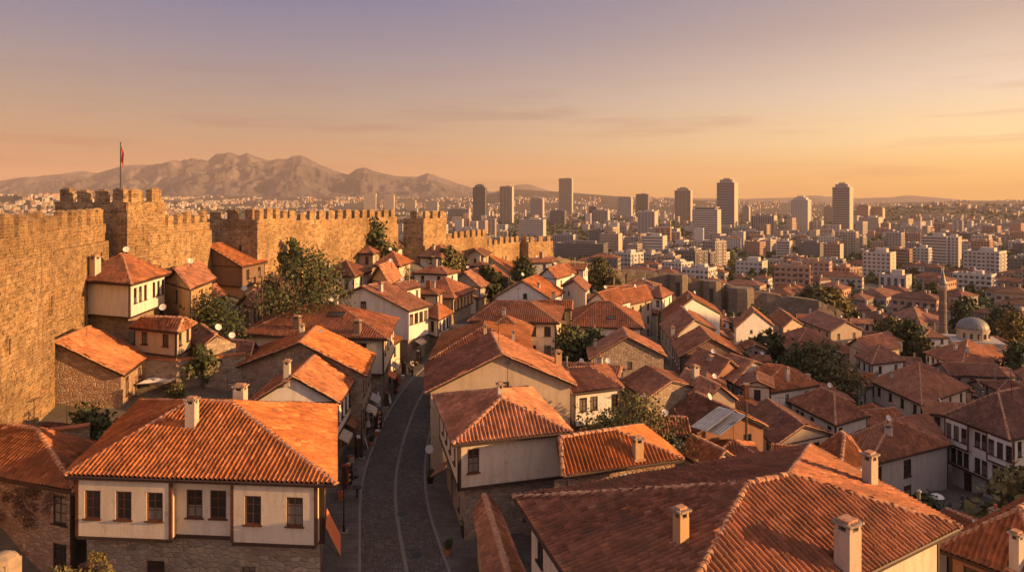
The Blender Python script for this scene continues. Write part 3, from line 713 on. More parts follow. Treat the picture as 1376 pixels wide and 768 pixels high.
def dense(L, n=6):
    ys = np.linspace(L[0][1], L[-1][1], (len(L) - 1) * n); a = np.array(L); xs = np.interp(ys, a[:, 1], a[:, 0])
    k = np.ones(5) / 5; xp = np.pad(xs, 2, mode='edge'); xs2 = np.convolve(xp, k, 'valid'); return list(zip(xs2.tolist(), ys.tolist()))
KLd, KRd = dense(KL), dense(KR)
off = lambda L, d: [(x + d, y) for x, y in L]
strip('road', KLd, KRd, .02, .02, 'cobble')
mid = [((a[0] * .47 + b[0] * .53), a[1]) for a, b in zip(KLd, KRd)]
strip('road_drain', off(mid, -.12), off(mid, .12), .026, .026, 'drain')
strip('kerb', off(KLd, -.18), off(KLd, 0), .155, .155, 'kerb', .3); strip('kerb', KRd, off(KRd, .18), .155, .155, 'kerb', .3)
strip('pavement', off(KLd, -6), off(KLd, -.18), .15, .15, 'paving', .3); strip('pavement', off(KRd, .18), off(KRd, 6), .15, .15, 'paving', .3)
mb = MB(); mb.face([(34, 62, -9.5), (47, 57, -9.5), (53, 75, -9.5), (37, 77, -9.5)], 'paving'); struct(mb.build('courtyard_paving'))
# steep alley between the eastern rows
AL = [(17.5, 84), (19, 95), (21.5, 108), (24, 120), (27, 135), (31, 150)]
mb = MB()
for (x0, y0), (x1, y1) in zip(AL, AL[1:]):
    n = 8
    for i in range(n):
        a, b = i / n, (i + 1) / n; p = [(x0 + (x1 - x0) * a, y0 + (y1 - y0) * a), (x0 + (x1 - x0) * b, y0 + (y1 - y0) * b)]
        mb.face([(p[0][0] - 2.2, p[0][1], TZ(*p[0]) + .25), (p[0][0] + 2.2, p[0][1], TZ(*p[0]) + .25), (p[1][0] + 2.2, p[1][1], TZ(*p[1]) + .25), (p[1][0] - 2.2, p[1][1], TZ(*p[1]) + .25)], 'paving')
struct(mb.build('alley'))

# ------------------------------------------------------------------ mountains and hills
def hillrange(name, prof, Dc, front, back, mat, rough, nu=220, nd=46, u0=-420, u1=1800, seed=0, fs=1.0, base=-47):
    us = np.linspace(u0, u1, nu); pu, pv = zip(*prof); cv = np.interp(us, pu, pv); V = []
    for j in range(nd):
        q = j / (nd - 1); D = Dc - front + (front + back) * q
        t = (D - (Dc - front)) / front if D < Dc else 1 - (D - Dc) / back
        s = t ** 1.35 if D < Dc else t
        for u, v in zip(us, cv):
            x = (u - U0) / F * D; zc = CZ + (VH - v) / F * Dc
            n = mn.fractal(Vector((x * .0016 * fs + seed, D * .0012 * fs, seed)), 1, 2.1, 7)
            w1 = mn.noise(Vector((x * .0011, D * .0008, seed))) * 1.6; r = 1 - abs(mn.noise(Vector((x * .0021 * fs + w1, D * .0011 * fs + seed, 3)))) * 2.4
            r2 = 1 - abs(mn.noise(Vector((x * .0062 * fs + w1, D * .0035 * fs + seed, 9)))) * 2.2 + .5 * (1 - 2 * abs(mn.noise(Vector((x * .017, D * .01, 2)))))
            env = 4 * s * (1 - s)
            rm = mn.ridged_multi_fractal(Vector((x * .00075 * fs + seed, D * .0006 * fs + .3 * n, seed)), .95, 2.15, 8, 1.0, 2.0) - 1.1 if rough > .3 else 0
            z = base + (zc - base) * (s + env * rough * (.52 * rm + .16 * n + .12 * (r2 - .5))) + (zc - base) * .05 * rough * n * s + (zc - base) * .02 * r2 * s * rough
            V.append((x, D, z))
    Fc = [(j * nu + i, j * nu + i + 1, (j + 1) * nu + i + 1, (j + 1) * nu + i) for j in range(nd - 1) for i in range(nu - 1)]
    me = bpy.data.meshes.new(name); me.from_pydata(V, [], Fc); me.materials.append(MATS[mat]); me.shade_smooth(); o = struct(link(name, me)); return o, V, nu, nd
MPROF = [(-420, 262), (-150, 256), (0, 243), (30, 239), (70, 237), (110, 231), (130, 233), (165, 223), (200, 222), (235, 219), (262, 214), (280, 217), (290, 209), (305, 206), (313, 207), (322, 210), (333, 206), (345, 211), (362, 216), (375, 214), (385, 215), (393, 211), (405, 210), (420, 217), (440, 227), (468, 235), (478, 228), (489, 225), (505, 230), (530, 236), (560, 238), (575, 233), (590, 238), (615, 247), (650, 256), (690, 262), (760, 268), (1800, 275)]
hillrange('mountain', MPROF, 9000, 3300, 1500, 'mountain', .55, nu=620, nd=90, u0=-300, u1=800, seed=2.3)
hillrange('far_mountain', [(-420, 272), (560, 272), (640, 262), (680, 253), (695, 248), (707, 246), (720, 249), (740, 256), (800, 264), (1000, 267), (1060, 265), (1100, 262), (1150, 266), (1195, 265), (1222, 262), (1260, 265), (1300, 269), (1376, 270), (1800, 268)], 12500, 2200, 900, 'mountain', .5, nu=300, nd=30, seed=7)
_, HV, hnu, hnd = hillrange('hills', [(-420, 262), (0, 263), (220, 265), (330, 263), (470, 266), (560, 266), (640, 263), (690, 254), (730, 256), (770, 259), (815, 263), (860, 266), (912, 268), (1000, 271), (1040, 272), (1150, 273), (1300, 270), (1800, 268)], 5600, 2000, 900, 'hill', .45, nu=300, nd=40, seed=5)
_, HV2, h2nu, h2nd = hillrange('wooded_hills', [(-420, 258), (0, 262), (75, 263), (150, 266), (230, 272), (300, 279), (400, 290), (1080, 292), (1150, 285), (1200, 279), (1260, 275), (1300, 275), (1376, 277), (1500, 272), (1800, 268)], 2900, 1100, 700, 'hill', .35, nu=240, nd=30, seed=11)

# ------------------------------------------------------------------ castle
def rough_ring(mb, ring, z0, z1, m, amp=.07, step=.9, top=True):
    n = len(ring)
    zs = [z0 + (z1 - z0) * i / max(1, round((z1 - z0) / step)) for i in range(max(1, round((z1 - z0) / step)) + 1)]
    for i in range(n):
        a, b = Vector((*ring[i], 0)), Vector((*ring[(i + 1) % n], 0)); d = b - a; L = d.length; k = max(1, round(L / step)); no = Vector((d.y, -d.x, 0)).normalized()
        g = []
        for z in zs:
            row = []
            for j in range(k + 1):
                p = a + d * j / k + Vector((0, 0, z)); e = min(j, k - j, 1)
                q = mn.noise(p * .7) * amp + mn.noise(p * 2.3 + Vector((5, 1, 2))) * amp * .7
                row.append(p + no * q * e)
            g.append(row)
        for r in range(len(zs) - 1):
            for j in range(k): mb.face([g[r][j], g[r][j + 1], g[r + 1][j + 1], g[r + 1][j]], m)
    if top: mb.face([Vector((*p, z1)) for p in ring], m)
def merlon_mesh(wd, ht, th):
    mb = MB(); j = .04
    mb.box((-wd / 2, -th / 2, -.1), (wd, 0, 0), (0, th, 0), (0, 0, ht - .25), 'castle')
    z = ht - .35; a = [(-wd / 2 - j, -th / 2 - j, z), (wd / 2 + j, -th / 2 - j, z), (wd / 2 + j, th / 2 + j, z), (-wd / 2 - j, th / 2 + j, z)]
    z2 = z + .1; b = [(x, y, z2) for x, y, _ in a]; c = [(-wd * .28, -th * .2, ht), (wd * .28, -th * .2, ht), (wd * .28, th * .2, ht), (-wd * .28, th * .2, ht)]
    for lo, hi in ((a, b), (b, c)):
        for i in range(4): mb.face([lo[i], lo[(i + 1) % 4], hi[(i + 1) % 4], hi[i]], 'castle')
    mb.face(c, 'castle'); mb.face(a[::-1], 'castle')
    o = mb.build('merlon'); me = o.data; bpy.data.objects.remove(o); return me
MER = [merlon_mesh(1.6, 1.9, .7), merlon_mesh(1.45, 1.8, .7), merlon_mesh(1.7, 1.85, .7)]
def merlons(H, base, a, b, z, sides_in=.4, pitch=2.7):
    a, b = Vector((*a, 0)), Vector((*b, 0)); d = b - a; L = d.length; d.normalize(); ni = Vector((-d.y, d.x, 0)); n = max(1, int(L / pitch))
    for i in range(n):
        o = link('merlon', MER[rng.randrange(3)], H); p = a + d * ((i + .5) * L / n) + ni * sides_in; o.location = Vector((p.x, p.y, z)) - base
        o.rotation_euler = (0, 0, math.atan2(d.y, d.x) + rng.uniform(-.03, .03)); o.scale = (min(1.1, L / n / 2.7) * rng.uniform(.9, 1.06), 1, rng.choice((1, 1, 1, .9, .72)) * rng.uniform(.92, 1.03))
def castle_piece(name, label, ring, zt, msides, cat, zlow=None, mats='castle', mer=True, slots=(), amp=.1, step=.9, ledge=None):
    zb_ = min(TZ(*p) for p in ring) - 2 if zlow is None else zlow
    cx = sum(p[0] for p in ring) / len(ring); cy_ = sum(p[1] for p in ring) / len(ring); base = Vector((cx, cy_, max(zb_ + 1.5, min(TZ(*p) for p in ring))))
    H = thing(name, base, label, cat, 'stone walls and towers of the citadel')
    mb = MB(); rough_ring(mb, ring, zb_, zt - (1.6 if mer else 0), mats, amp, step)
    if ledge:
        for i in msides:
            a, b = Vector((*ring[i], 0)), Vector((*ring[(i + 1) % len(ring)], 0)); no = (b - a).normalized(); no = Vector((no.y, -no.x, 0)) * .4
            rough_ring(mb, [((a + no).x, (a + no).y), ((b + no).x, (b + no).y), (b.x, b.y), (a.x, a.y)], zb_, ledge, mats, amp, step)
    for v in range(len(mb.v)): q = mb.v[v]; mb.v[v] = (q[0] - base.x, q[1] - base.y, q[2] - base.z)
    o = mb.build('masonry', H)
    if mer:
        pb = MB()
        for i in msides:
            a, b = ring[i], ring[(i + 1) % len(ring)]; d = Vector((b[0] - a[0], b[1] - a[1], 0)); L = d.length; d.normalize(); ni = Vector((-d.y, d.x, 0))
            pb.box(Vector((a[0], a[1], zt - 2.6)) - base - ni * .1, d * L, ni * .85, (0, 0, 1.05), mats)
            merlons(H, base, a, b, zt - 1.6)
        pb.build('parapet', H)
    for (i, s_, z0, wd, ht) in slots:
        a, b = Vector((*ring[i], 0)), Vector((*ring[(i + 1) % len(ring)], 0)); d = (b - a).normalized(); no = Vector((d.y, -d.x, 0)); p = a + d * s_ + Vector((0, 0, z0)) - base
        sb = MB(); t = .18
        sb.box(p + no * .16 - d * (wd / 2 + t), d * t, -no * .5, (0, 0, ht + t), 'castle'); sb.box(p + no * .16 + d * wd / 2, d * t, -no * .5, (0, 0, ht + t), 'castle'); sb.box(p + no * .16 - d * wd / 2 + Vector((0, 0, ht)), d * wd, -no * .5, (0, 0, t), 'castle')
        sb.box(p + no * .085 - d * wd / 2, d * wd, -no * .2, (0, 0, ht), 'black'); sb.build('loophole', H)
    return H
def seg(a, b, th):  # ring of a straight wall, face a->b looking outside
    a, b = Vector((*a, 0)), Vector((*b, 0)); d = (b - a).normalized(); ni = Vector((-d.y, d.x, 0)) * th; return [(a.x, a.y), (b.x, b.y), (b.x + ni.x, b.y + ni.y), (a.x + ni.x, a.y + ni.y)]
def qx(u, D): return ((u - U0) / F * D, D)
castle_piece('castle_wall', 'tall sunlit ashlar wall with battlements, beside the stone house with the sloping orange roof', seg(qx(-150, 34), qx(74, 58), 3), 22.0, [0], 'wall', slots=[(0, 19.5, 8.6, .6, .05), (0, 24, 13.5, .5, 1.6), (0, 27, 9.3, .35, 1.2), (0, 15, 12, .4, 1.2)], zlow=1)
castle_piece('castle_wall', 'crenellated wall running up to the flagpole tower, white house below it', seg(qx(48, 57.5), qx(141, 77.5), 3), 22.1, [0], 'wall', ledge=18.6, slots=[(0, 10, 13.6, .5, 1.7), (0, 14, 15.5, .35, .8)])
cT1 = qx(171, 78); T1 = [(cT1[0] - 11, cT1[1] + 3.9), cT1, (cT1[0] + .9, cT1[1] + 6.8), (cT1[0] - 10, cT1[1] + 10.7)]
castle_piece('castle_tower', 'highest square castle tower carrying the red flag', T1, 24.6, [0, 1, 2], 'tower', slots=[(0, 7.3, 18.6, .8, 1.7)])
castle_piece('castle_wall', 'sunlit wall stretch just beyond the flagpole tower', seg(qx(210, 84.5), qx(281, 101), 3), 21.6, [0], 'wall', ledge=18.9, slots=[(0, 12, 13.5, .8, 1.6)])
cT2 = qx(346, 104); castle_piece('castle_tower', 'broad square bastion with one face shaded, behind the brown gabled house', [(cT2[0] - 9.6, cT2[1] + 3.4), cT2, qx(389, 115), (cT2[0] - 8, 116)], 21.9, [0, 1], 'tower', slots=[(0, 7, 15, .5, 1.3)])
castle_piece('castle_wall', 'long orange-lit wall with two dark trees growing against it', seg(qx(386, 115.5), qx(533, 149), 3), 21.4, [0], 'wall', zlow=6, ledge=18.3)
cT3 = qx(569, 152); castle_piece('castle_tower', 'square corner tower ending the high wall, one side in shade', [(cT3[0] - 4.9, cT3[1] + 2), cT3, qx(600, 160), (cT3[0] - 3, 164)], 20.9, [0, 1], 'tower', zlow=6)
castle_piece('castle_wall', 'lower wall descending from the corner tower towards the city', seg(qx(600, 164), qx(655, 181), 2.5), 15.6, [0], 'wall', zlow=2)
castle_piece('castle_wall', 'second, lowest battlemented stretch before the small gate tower', seg(qx(655, 181), qx(699, 197), 2.5), 13.0, [0], 'wall', zlow=0)
cT4 = qx(710, 196); castle_piece('castle_tower', 'small battlemented tower glowing orange at the end of the street', [(cT4[0] - 2.8, cT4[1] + 1.5), cT4, qx(743, 203), (cT4[0] + 4, 207)], 12.9, [0, 1], 'tower', zlow=-2)
# ruined outer wall
RU = [(743, 206, 6.9), (768, 214, 4.6), (800, 222, 2.2), (842, 226, .2), (885, 227, -.6), (930, 228, -2.6), (975, 228, -5.0), (1010, 226, -6.8), (1058, 224, -8.4), (1100, 221, -9.4), (1135, 222, -14)]
names = ['stretch next to the small orange tower', 'stretch behind the bushy green tree', 'stretch above the beige gable', 'long stretch with a pale coping', 'stretch with a dark vertical cleft', 'bastion stretch with a tall dark arch', 'rounded end bastion beside the white gable house', 'broken stretch under the yellow-green trees', 'last flat-topped stretch', 'crumbled end piece']
for i, ((u0, d0, z0), (u1, d1, z1)) in enumerate(zip(RU, RU[1:])):
    a, b = qx(u0, d0), qx(u1, d1); th = 3.2; ring = seg(a, b, th); zb_ = min(TZ(*a), TZ(*b)) - 4; base = Vector((a[0], a[1], TZ(*a)))
    H = thing('ruined_wall', base, 'ruined rubble city wall, ' + names[i], 'wall', 'stone walls and towers of the citadel'); mb = MB(); L = math.dist(a, b); k = max(2, round(L / 1.6)); d = Vector((b[0] - a[0], b[1] - a[1], 0)) / L; ni = Vector((-d.y, d.x, 0))
    tops = [z0 + (z1 - z0) * j / k + mn.noise(Vector((a[0] + j * 1.6 * 1.3, 7, 1))) * (1.4 if i not in (3, 8) else .2) for j in range(k + 1)]
    for j in range(k):
        p, q = Vector((a[0], a[1], 0)) + d * (L * j / k), Vector((a[0], a[1], 0)) + d * (L * (j + 1) / k); zc = (tops[j] + tops[j + 1]) / 2
        zr_ = max(2, round((zc - zb_) / 1.8)); grid = [[x + Vector((0, 0, zb_ + ((tops[j + e]) - zb_) * r / zr_)) - ni * (mn.noise((x + Vector((0, 0, r * 1.8))) * .33) * .55) for e, x in ((0, p), (1, q))] for r in range(zr_ + 1)]
        for r in range(zr_): mb.face([x - base for x in (grid[r][0], grid[r][1], grid[r + 1][1], grid[r + 1][0])], 'ruin')
        g0, g1 = grid[-1]; mb.face([x - base for x in (g0, g1, g1 + ni * th, g0 + ni * th)], 'ruin')
        mb.face([x - base for x in (q + ni * th + Vector((0, 0, zb_)), p + ni * th + Vector((0, 0, zb_)), Vector((p.x, p.y, 0)) + ni * th + Vector((0, 0, tops[j])), Vector((q.x, q.y, 0)) + ni * th + Vector((0, 0, tops[j + 1])))], 'ruin')
    mb.face([Vector(x) - base for x in (Vector((*a, zb_)) + ni * th, Vector((*a, zb_)), Vector((*a, tops[0])), Vector((*a, tops[0])) + ni * th)], 'ruin'); mb.face([x - base for x in (Vector((*b, zb_)), Vector((*b, zb_)) + ni * th, Vector((*b, tops[-1])) + ni * th, Vector((*b, tops[-1])))], 'ruin')
    mb.build('masonry', H)
    if i in (4, 5, 6):
        c = Vector((*a, 0)) * .45 + Vector((*b, 0)) * .55 - ni * 1.2; tb = MB(); ht = (z0 + z1) / 2
        pr = [(3.6 if i != 6 else 5, zb_), (3.2 if i != 6 else 4.6, ht - 1), (3.1 if i != 6 else 4.3, ht + .4), (0, ht + .5)]
        tb.lathe(Vector((c.x - base.x, c.y - base.y, 0)), [(r, z - base.z) for r, z in pr], 9, 'ruin'); tb.build('turret', H)
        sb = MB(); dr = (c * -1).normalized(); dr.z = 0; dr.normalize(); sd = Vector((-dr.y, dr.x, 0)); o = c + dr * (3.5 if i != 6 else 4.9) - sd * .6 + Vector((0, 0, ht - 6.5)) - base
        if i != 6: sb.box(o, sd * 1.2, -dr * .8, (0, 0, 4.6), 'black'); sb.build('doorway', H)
# flag
fb = Vector((*qx(162, 81), 22.9)); Hf = thing('flagpole', fb, 'tall thin flagpole with limp red flag on the highest castle tower', 'flagpole')
mb = MB(); mb.tube((0, 0, -.1), (0, 0, 7.2), .09, .05, 6, 'iron'); mb.lathe((0, 0, 7.2), [(0, .22), (.1, .12), (.1, .05), (0, 0)][::-1], 6, 'iron'); mb.build('pole', Hf)
mb = MB(); cols = 7
for i in range(8):
    for j in range(cols - 1):
        f = lambda i, j: Vector((.06 + .06 * j * (1 - .04 * i), .08 * math.sin(j * 1.9 + i * .3), 6.9 - i * .22 - j * .08 - .05 * j * j * .3))
        mb.face([f(i + 1, j), f(i + 1, j + 1), f(i, j + 1), f(i, j)], 'red_cloth'); mb.face([x + Vector((0, .012, 0)) for x in (f(i, j), f(i, j + 1), f(i + 1, j + 1), f(i + 1, j))], 'red_cloth')
mb.build('flag', Hf)
# ------------------------------------------------------------------ the houses one can point at
h = house
# the west side, front
h([(87, 639), (452, 651), (453, 545)], 7.5, 'large cream corner house on the street with seven dark windows and a wide hipped roof', zr=10.0, zb=4.0, ridge=((256, 539), (311, 541)), wall='cream', tint=2, ov=.75, win=(.95, 1.6), ws='r', nw=((6.7, 8.1), 4, 0, 0), bays=[(0, .05, 5.6, .55, 3), (0, 9.2, 14.0, .55, 2)], jet=.15, sill=2.3,
  ch=[(258, 574, .62, 1.5), (323, 541, .75, .9), (141, 585, .62, 1.75)])
h([(-75, 628), (102, 661), (128, 596)], 6.4, 'low rubble house with pinkish creeper on its wall, next to the large cream corner house', zr=8.2, wall='rubble_red', zb=None, tint=0, ov=.5, nw=((9.1,), 0, 0, 0), win=(1.1, 1.7), trim=False)
h([Vector((-45.5, 57.8, 8)), (167, 504), (203, 478)], 8.0, 'rubble stone house with bright orange sloping roof against the tall castle wall', t='gable', ax=1, zr=10.9, wall='rubble_red', zb=None, tint=2, nw=(0, 2, 0, 0), win=(.9, 1.7), ws='r', ov=.45, trim=False, ch=[(124, 432, .8, .9)])
h([(92, 377), (177, 382), (230, 367)], 14.8, 'white plastered house with two groups of tall windows beside the castle wall', zr=17.3, wall='white', zb=11.3, tint=2, win=(.75, 1.6), nw=((.9,), (1.3, 2.6, 3.9, 6.2, 7.5, 8.8), 0, 0), floors=1, jet=.5, ch=[(128, 371, .8, 1.8)])
h([(215, 377), (256, 389), (290, 375)], 13.4, 'ochre house with plain orange roof, behind the white house by the castle wall', t='gable', ax=1, zr=15.2, wall='ochre', zb=None, tint=2, nw=(1, 1), win=(.9, 1.5), ov=.4)
h([(232, 353), (326, 358.5), (360, 351.5)], 13.6, 'weathered brown gabled house with a dark attic opening below the broad bastion', t='gable', ax=1, zr=16.6, wall='brown', zb=10.6, stone='ochre', tint=2, nw=(0, 2), win=(1.0, 1.5), attic=[(0, 6.8, 13.2, 1.3, 1.5)], ov=.4, ch=[(316, 333, .5, 1.2)])
h([(316, 338), (362, 342), (388, 336)], 14.2, 'pale yellow house under a small hipped roof at the foot of the broad bastion', zr=16.2, wall='ochre', zb=11.5, tint=0, nw=(2, 3), ch=[(318, 330, .6, 1.0)])
h([(174, 440), (239, 446.5), (263, 434)], 10.8, 'little stone house with shaded ribbed roof below the white castle-side house', zr=12.0, ridge=((192, 426), (246, 427)), wall='beige', zb=8.4, stone='rubble', tint=0, ov=.35, nw=(2, 2), win=(.8, 1.2), jet=.0, sill=1.8)
h([(286, 477), (336, 482), (346, 466)], 7.2, 'low shed with ribbed tile roof in the walled yard', t='gable', ax=0, zr=8.3, wall='rubble', zb=None, tint=1, ov=.3, nw=(1, 0), trim=False)
h([(250, 476), (284, 488), (292, 466)], 7.0, 'small lean-to with rusty orange roof in the walled yard', t='gable', ax=1, zr=7.9, wall='beige', zb=None, tint=2, ov=.3, nw=(0, 0), trim=False, cap=False)
h([(320, 450), (522, 456), (536, 428)], 7.7, 'wide hipped house with dark skylight and two chimneys facing the street bend', zr=10.4, ridge=((413, 409), (456, 410)), wall='cream', zb=3.6, tint=0, ov=.6, nw=((14.2,), 4, 0, 0), win=(1.1, 1.6), sky=[(452, 424, 1.9, .9)], ch=[(399, 443, .8, 1.3, 'brown'), (480, 449, .8, 1.3, 'brown'), (452, 411, .4, 1.0)])
h([(318, 492), (493, 505), (505, 477)], 7.0, 'stone gabled house with a metal sheet on its lit roof, street side', t='gable', ax=1, zr=9.7, wall='rubble', zb=None, tint=2, ov=.45, nw=(0, 4), win=(1, 1.6), ch=[(361, 478, .5, .9), (406, 450, .5, .8)], trim=False)
h([(330, 545), (457, 541), (479, 508)], 6.3, 'orange-roofed shop house wedged behind the large cream corner house', t='gable', ax=1, zr=8.6, wall='white', zb=3.2, tint=2, ov=.4, nw=(0, 4), win=(.9, 1.6), ch=[(386, 510, .55, 1.3)])
h([(425, 411), (551, 418), (581, 410)], 7.6, 'white gable house with a single small attic window above the street bend', t='gable', ax=1, zr=10.8, wall='white', zb=3.4, tint=2, ov=.45, nw=(0, 4), win=(1.0, 1.5), ch=[(512, 393, .5, 1.2)], trim=False, attic=[(0, 7.2, 7.3, .9, 1.3)])
h([(568, 424), (590, 430), (609, 420)], 5.6, 'narrow shop house with bright orange slope, next beyond the white gable house', zr=7.4, wall='white', zb=2.8, tint=2, nw=(1, 3), win=(.9, 1.5))
h([(553, 399.5), (611, 401), (640, 389)], 5.2, 'hipped house with arcade of lit windows, halfway up the street', zr=8.4, wall='ochre', zb=2.6, tint=0, nw=(1, 6), win=(.8, 1.8), ch=[(583, 388, .5, 1.2)])
h([(600, 383), (647, 387), (665, 379.5)], 4.9, 'grey gable house with long lit slope, one beyond the arcade house', t='gable', ax=1, zr=8.0, wall='grey', zb=2.6, tint=2, nw=(0, 4), win=(.8, 1.4), ch=[(588, 369, .5, 1.5)])
h([(632, 374), (672, 378.5), (684, 372.5)], 4.5, 'slim gable house third beyond the arcade house', t='gable', ax=1, zr=7.2, wall='beige', zb=2.4, tint=2, nw=(0, 3))
h([(625, 362), (686, 366), (700, 356)], 4.6, 'large grey gable house at the top of the street near the small orange tower', t='gable', ax=1, zr=9.0, wall='grey', zb=None, tint=2, nw=(0, 3), ov=.4, ch=[(680, 351, .5, 1)])
h([(258, 401), (290, 406), (305, 397)], 10.2, 'low ochre ruinous house between the ochre gable and the brown gabled house', t='gable', ax=1, zr=11.6, wall='ochre', zb=None, tint=0, ov=.3, nw=(1, 1), win=(.8, 1.2))
h([(318, 410), (344, 414), (356, 405)], 9.6, 'small stone house at the foot of the rusty-leaved tree', t='gable', ax=1, zr=11.2, wall='rubble', zb=None, tint=1, ov=.3, nw=(1, 1), win=(.8, 1.2))
h([(45, 584), (100, 592), (128, 580)], 5.0, 'flat dark shed roof squeezed behind the creeper-clad stone house', t='gable', ax=0, zr=5.6, wall='rubble', zb=None, tint=1, ov=.25, nw=(0, 0), trim=False, cap=False)
h([(268, 470), (250, 452), (290, 448), (312, 462)], 8.6, 'small tile-roofed outhouse behind the terrace wall', t='gable', ax=0, zr=9.8, wall='rubble', zb=None, tint=1, ov=.3, nw=(0, 1), trim=False)
# below the citadel wall
h([(430, 369), (478, 372), (500, 364)], 11.2, 'white house with dark roof slope beside the massive dark tree', zr=13.2, wall='white', zb=None, tint=1, nw=(2, 1), ch=[(442, 365, .4, 1.2)])
h([(494, 380), (524, 383), (540, 373.5)], 9.6, 'low row house with one long glowing roof slope below the citadel', t='gable', ax=1, zr=12.6, wall='ochre', zb=None, tint=2, nw=(0, 3), win=(.8, 1.3))
h([(452, 339), (503, 341.5), (522, 334)], 12.8, 'cream house with two square windows directly under the long orange-lit wall', zr=15.3, wall='beige', zb=10, tint=0, nw=(3, 2), ch=[(510, 331, .5, 1.6)])
h([(505, 333), (527, 336), (551, 331)], 12.7, 'small lit house with red roof touching the foot of the corner tower wall', zr=14.7, wall='white', zb=10.6, tint=0, nw=(1, 4))
h([(500, 357), (538, 358), (556, 351.5)], 11.4, 'brown-roofed house with a row of small panes, middle of the citadel slope', zr=13.6, wall='cream', zb=9, tint=0, nw=(3, 2))
h([(560, 345), (594, 347), (623, 341)], 10.8, 'half-timbered white house with red hipped roof near the corner tower', zr=13.3, wall='white', zb=8.3, tint=0, nw=(3, 4), ch=[(583, 337, .5, 1.2)])
h([(625, 344), (652, 345), (661, 339)], 9.4, 'small dim shed-like house under the lower descending wall', t='gable', ax=1, zr=11.2, wall='grey', zb=None, tint=1, nw=(1, 1))
# east side of the street
h([(582, 532), (608, 597), (769, 580.5)], 7.1, 'cream hipped house overhanging the street with one brown window on its long wall', zr=9.1, ridge=((674, 524), (673, 535.5)), ax=0, wall='cream', zb=3.9, tint=2, ov=.5, ws='r', nw=((2.2, 4.2, 6.2, 8.4), (1.0,), 0, 0), win=(.8, 1.6), floors=1, jet=.5, ch=[(672, 530, .45, .5)])
h([(571, 491), (571, 527.5), (775, 518)], 6.9, 'tall beige gable house with a chimney running up its end wall', t='gable', ax=0, zr=9.9, wall='beige', zb=None, tint=0, ov=.5, nw=(3, 0, 0, 0), win=(.7, 1.1), attic=[(1, 6.4, 6.2, .75, 1.2)], ch=[(750, 492, .7, 1.2, 'ochre'), (652, 497, .5, 1.0)], trim=False)
h([(594, 448), (576, 484), (716, 473)], 6.7, 'hipped house with ribbed street slope behind the tall beige gable', zr=8.8, ax=0, wall='ochre', zb=3.6, tint=2, ov=.5, nw=(3, 2), ch=[(652, 452, .4, 1), (690, 460, .4, 1)])
h([(628, 432), (752, 434.5), (759, 413)], 5.1, 'two-storey cream house with paired windows and broad brown hipped roof', zr=7.3, ridge=((668, 404), (712, 405)), wall='cream', zb=None, tint=0, ov=.6, win=(1.0, 1.45), nw=((9.2, 11.4), 3, 0, 0), ch=[(677, 427, .45, 1.2)])
h([(640, 452), (712, 455), (718, 438)], 4.4, 'small house with ribbed roof tucked under the two-storey cream house', zr=6.6, wall='ochre', zb=None, tint=2, ov=.4, nw=(2, 1), win=(.8, 1.2))
h([(767, 529.5), (838, 521), (815, 490)], 4.4, 'white house with three dark windows beside the leafy courtyard tree', zr=5.6, wall='white', zb=1.0, tint=0, ov=.4, nw=((1.0, 2.2, 4.6), 0, 0, 0), win=(.85, 1.35), ridge=((763, 495), (790, 492.5)))
h([(757, 640), (919, 617), (864, 571), (752, 592)], 5.8, 'low rubble house with deep ribbed roof and ochre chimney', zr=7.6, ridge=((753, 588), (825, 577)), ax=0, wall='rubble_red', zb=None, tint=2, ov=.45, nw=((4.2,), 0), win=(1.2, 1.2), ch=[(857, 616, .6, 1.1, 'ochre')], trim=False, ws='w')
h([(690, 669), (857, 923), (1291, 708.5), (1089, 599)], 8.0, 'huge hipped roof over a cream-walled building with ribbed tiles and three chimneys', zr=10.15, ridge=((1005, 650), (1060, 639)), ax=1, wall='cream', zb=None, tint=1, ov=.7, nw=(4, 0, 0, 0), win=(.9, 1.7), ch=[(915, 731, .5, 1.15, 'ochre'), (1139, 768, .8, 1.75, 'beige'), (1169, 652, .6, 1.35, 'beige')])
h([(1257, 736), (1420, 798), (1560, 720), (1400, 657)], 3.0, 'dark brown roof with slender chimney at the picture edge past the huge hipped roof', zr=5.6, wall='rust', zb=None, tint=0, ax=1, ov=.5, nw=(2, 0), ch=[(1366, 765, .55, 1.7)])
h([(637, 688), (655, 800), (716, 800), (664, 676)], 3.1, 'low street-side gatehouse with tile coping before the cream overhanging house', t='gable', ax=0, zr=3.9, wall='ochre', zb=None, tint=2, ov=.2, nw=((6.0,), 0), win=(1.0, 1.3), trim=False, group=None, doors=False)
h([(1266, 557.5), (1357, 591.5), (1450, 570)], -2.0, 'white three-storey house with stacked window bays over the paved court', zr=1.4, wall='white', zb=-7.4, stone='grey', tint=1, ov=.45, ws='d', win=(.72, 1.65), nw=((.75, 1.6, 2.45, 3.9, 4.8, 6.1, 6.95, 7.8), 3), bays=[(0, .05, 3.1, .45, 3, -4.95), (0, 5.5, 8.6, .45, 3, -4.95)], jet=.3, ax=1)
h([(1090, 606), (1168, 625), (1279, 597), (1246, 556)], -4.6, 'long stone building with plain brown roof closing the paved court', zr=-2.0, ax=0, wall='grey', zb=None, tint=0, ov=.35, nw=((5.0,), (1.6, 6.5)), win=(1.3, 1.9), ch=[(1194, 584, .7, .8)])
h([(1058, 539), (1123, 571.5), (1170, 558)], -3.6, 'white house with lit hip line beyond the long stone building', zr=-1.3, ax=0, wall='white', zb=-7.0, tint=0, ov=.35, nw=((1.5, 2.5, 4.6, 8.0), (1.0,)), win=(.8, 1.5), ch=[(1173, 556, 1.2, 1.6)])
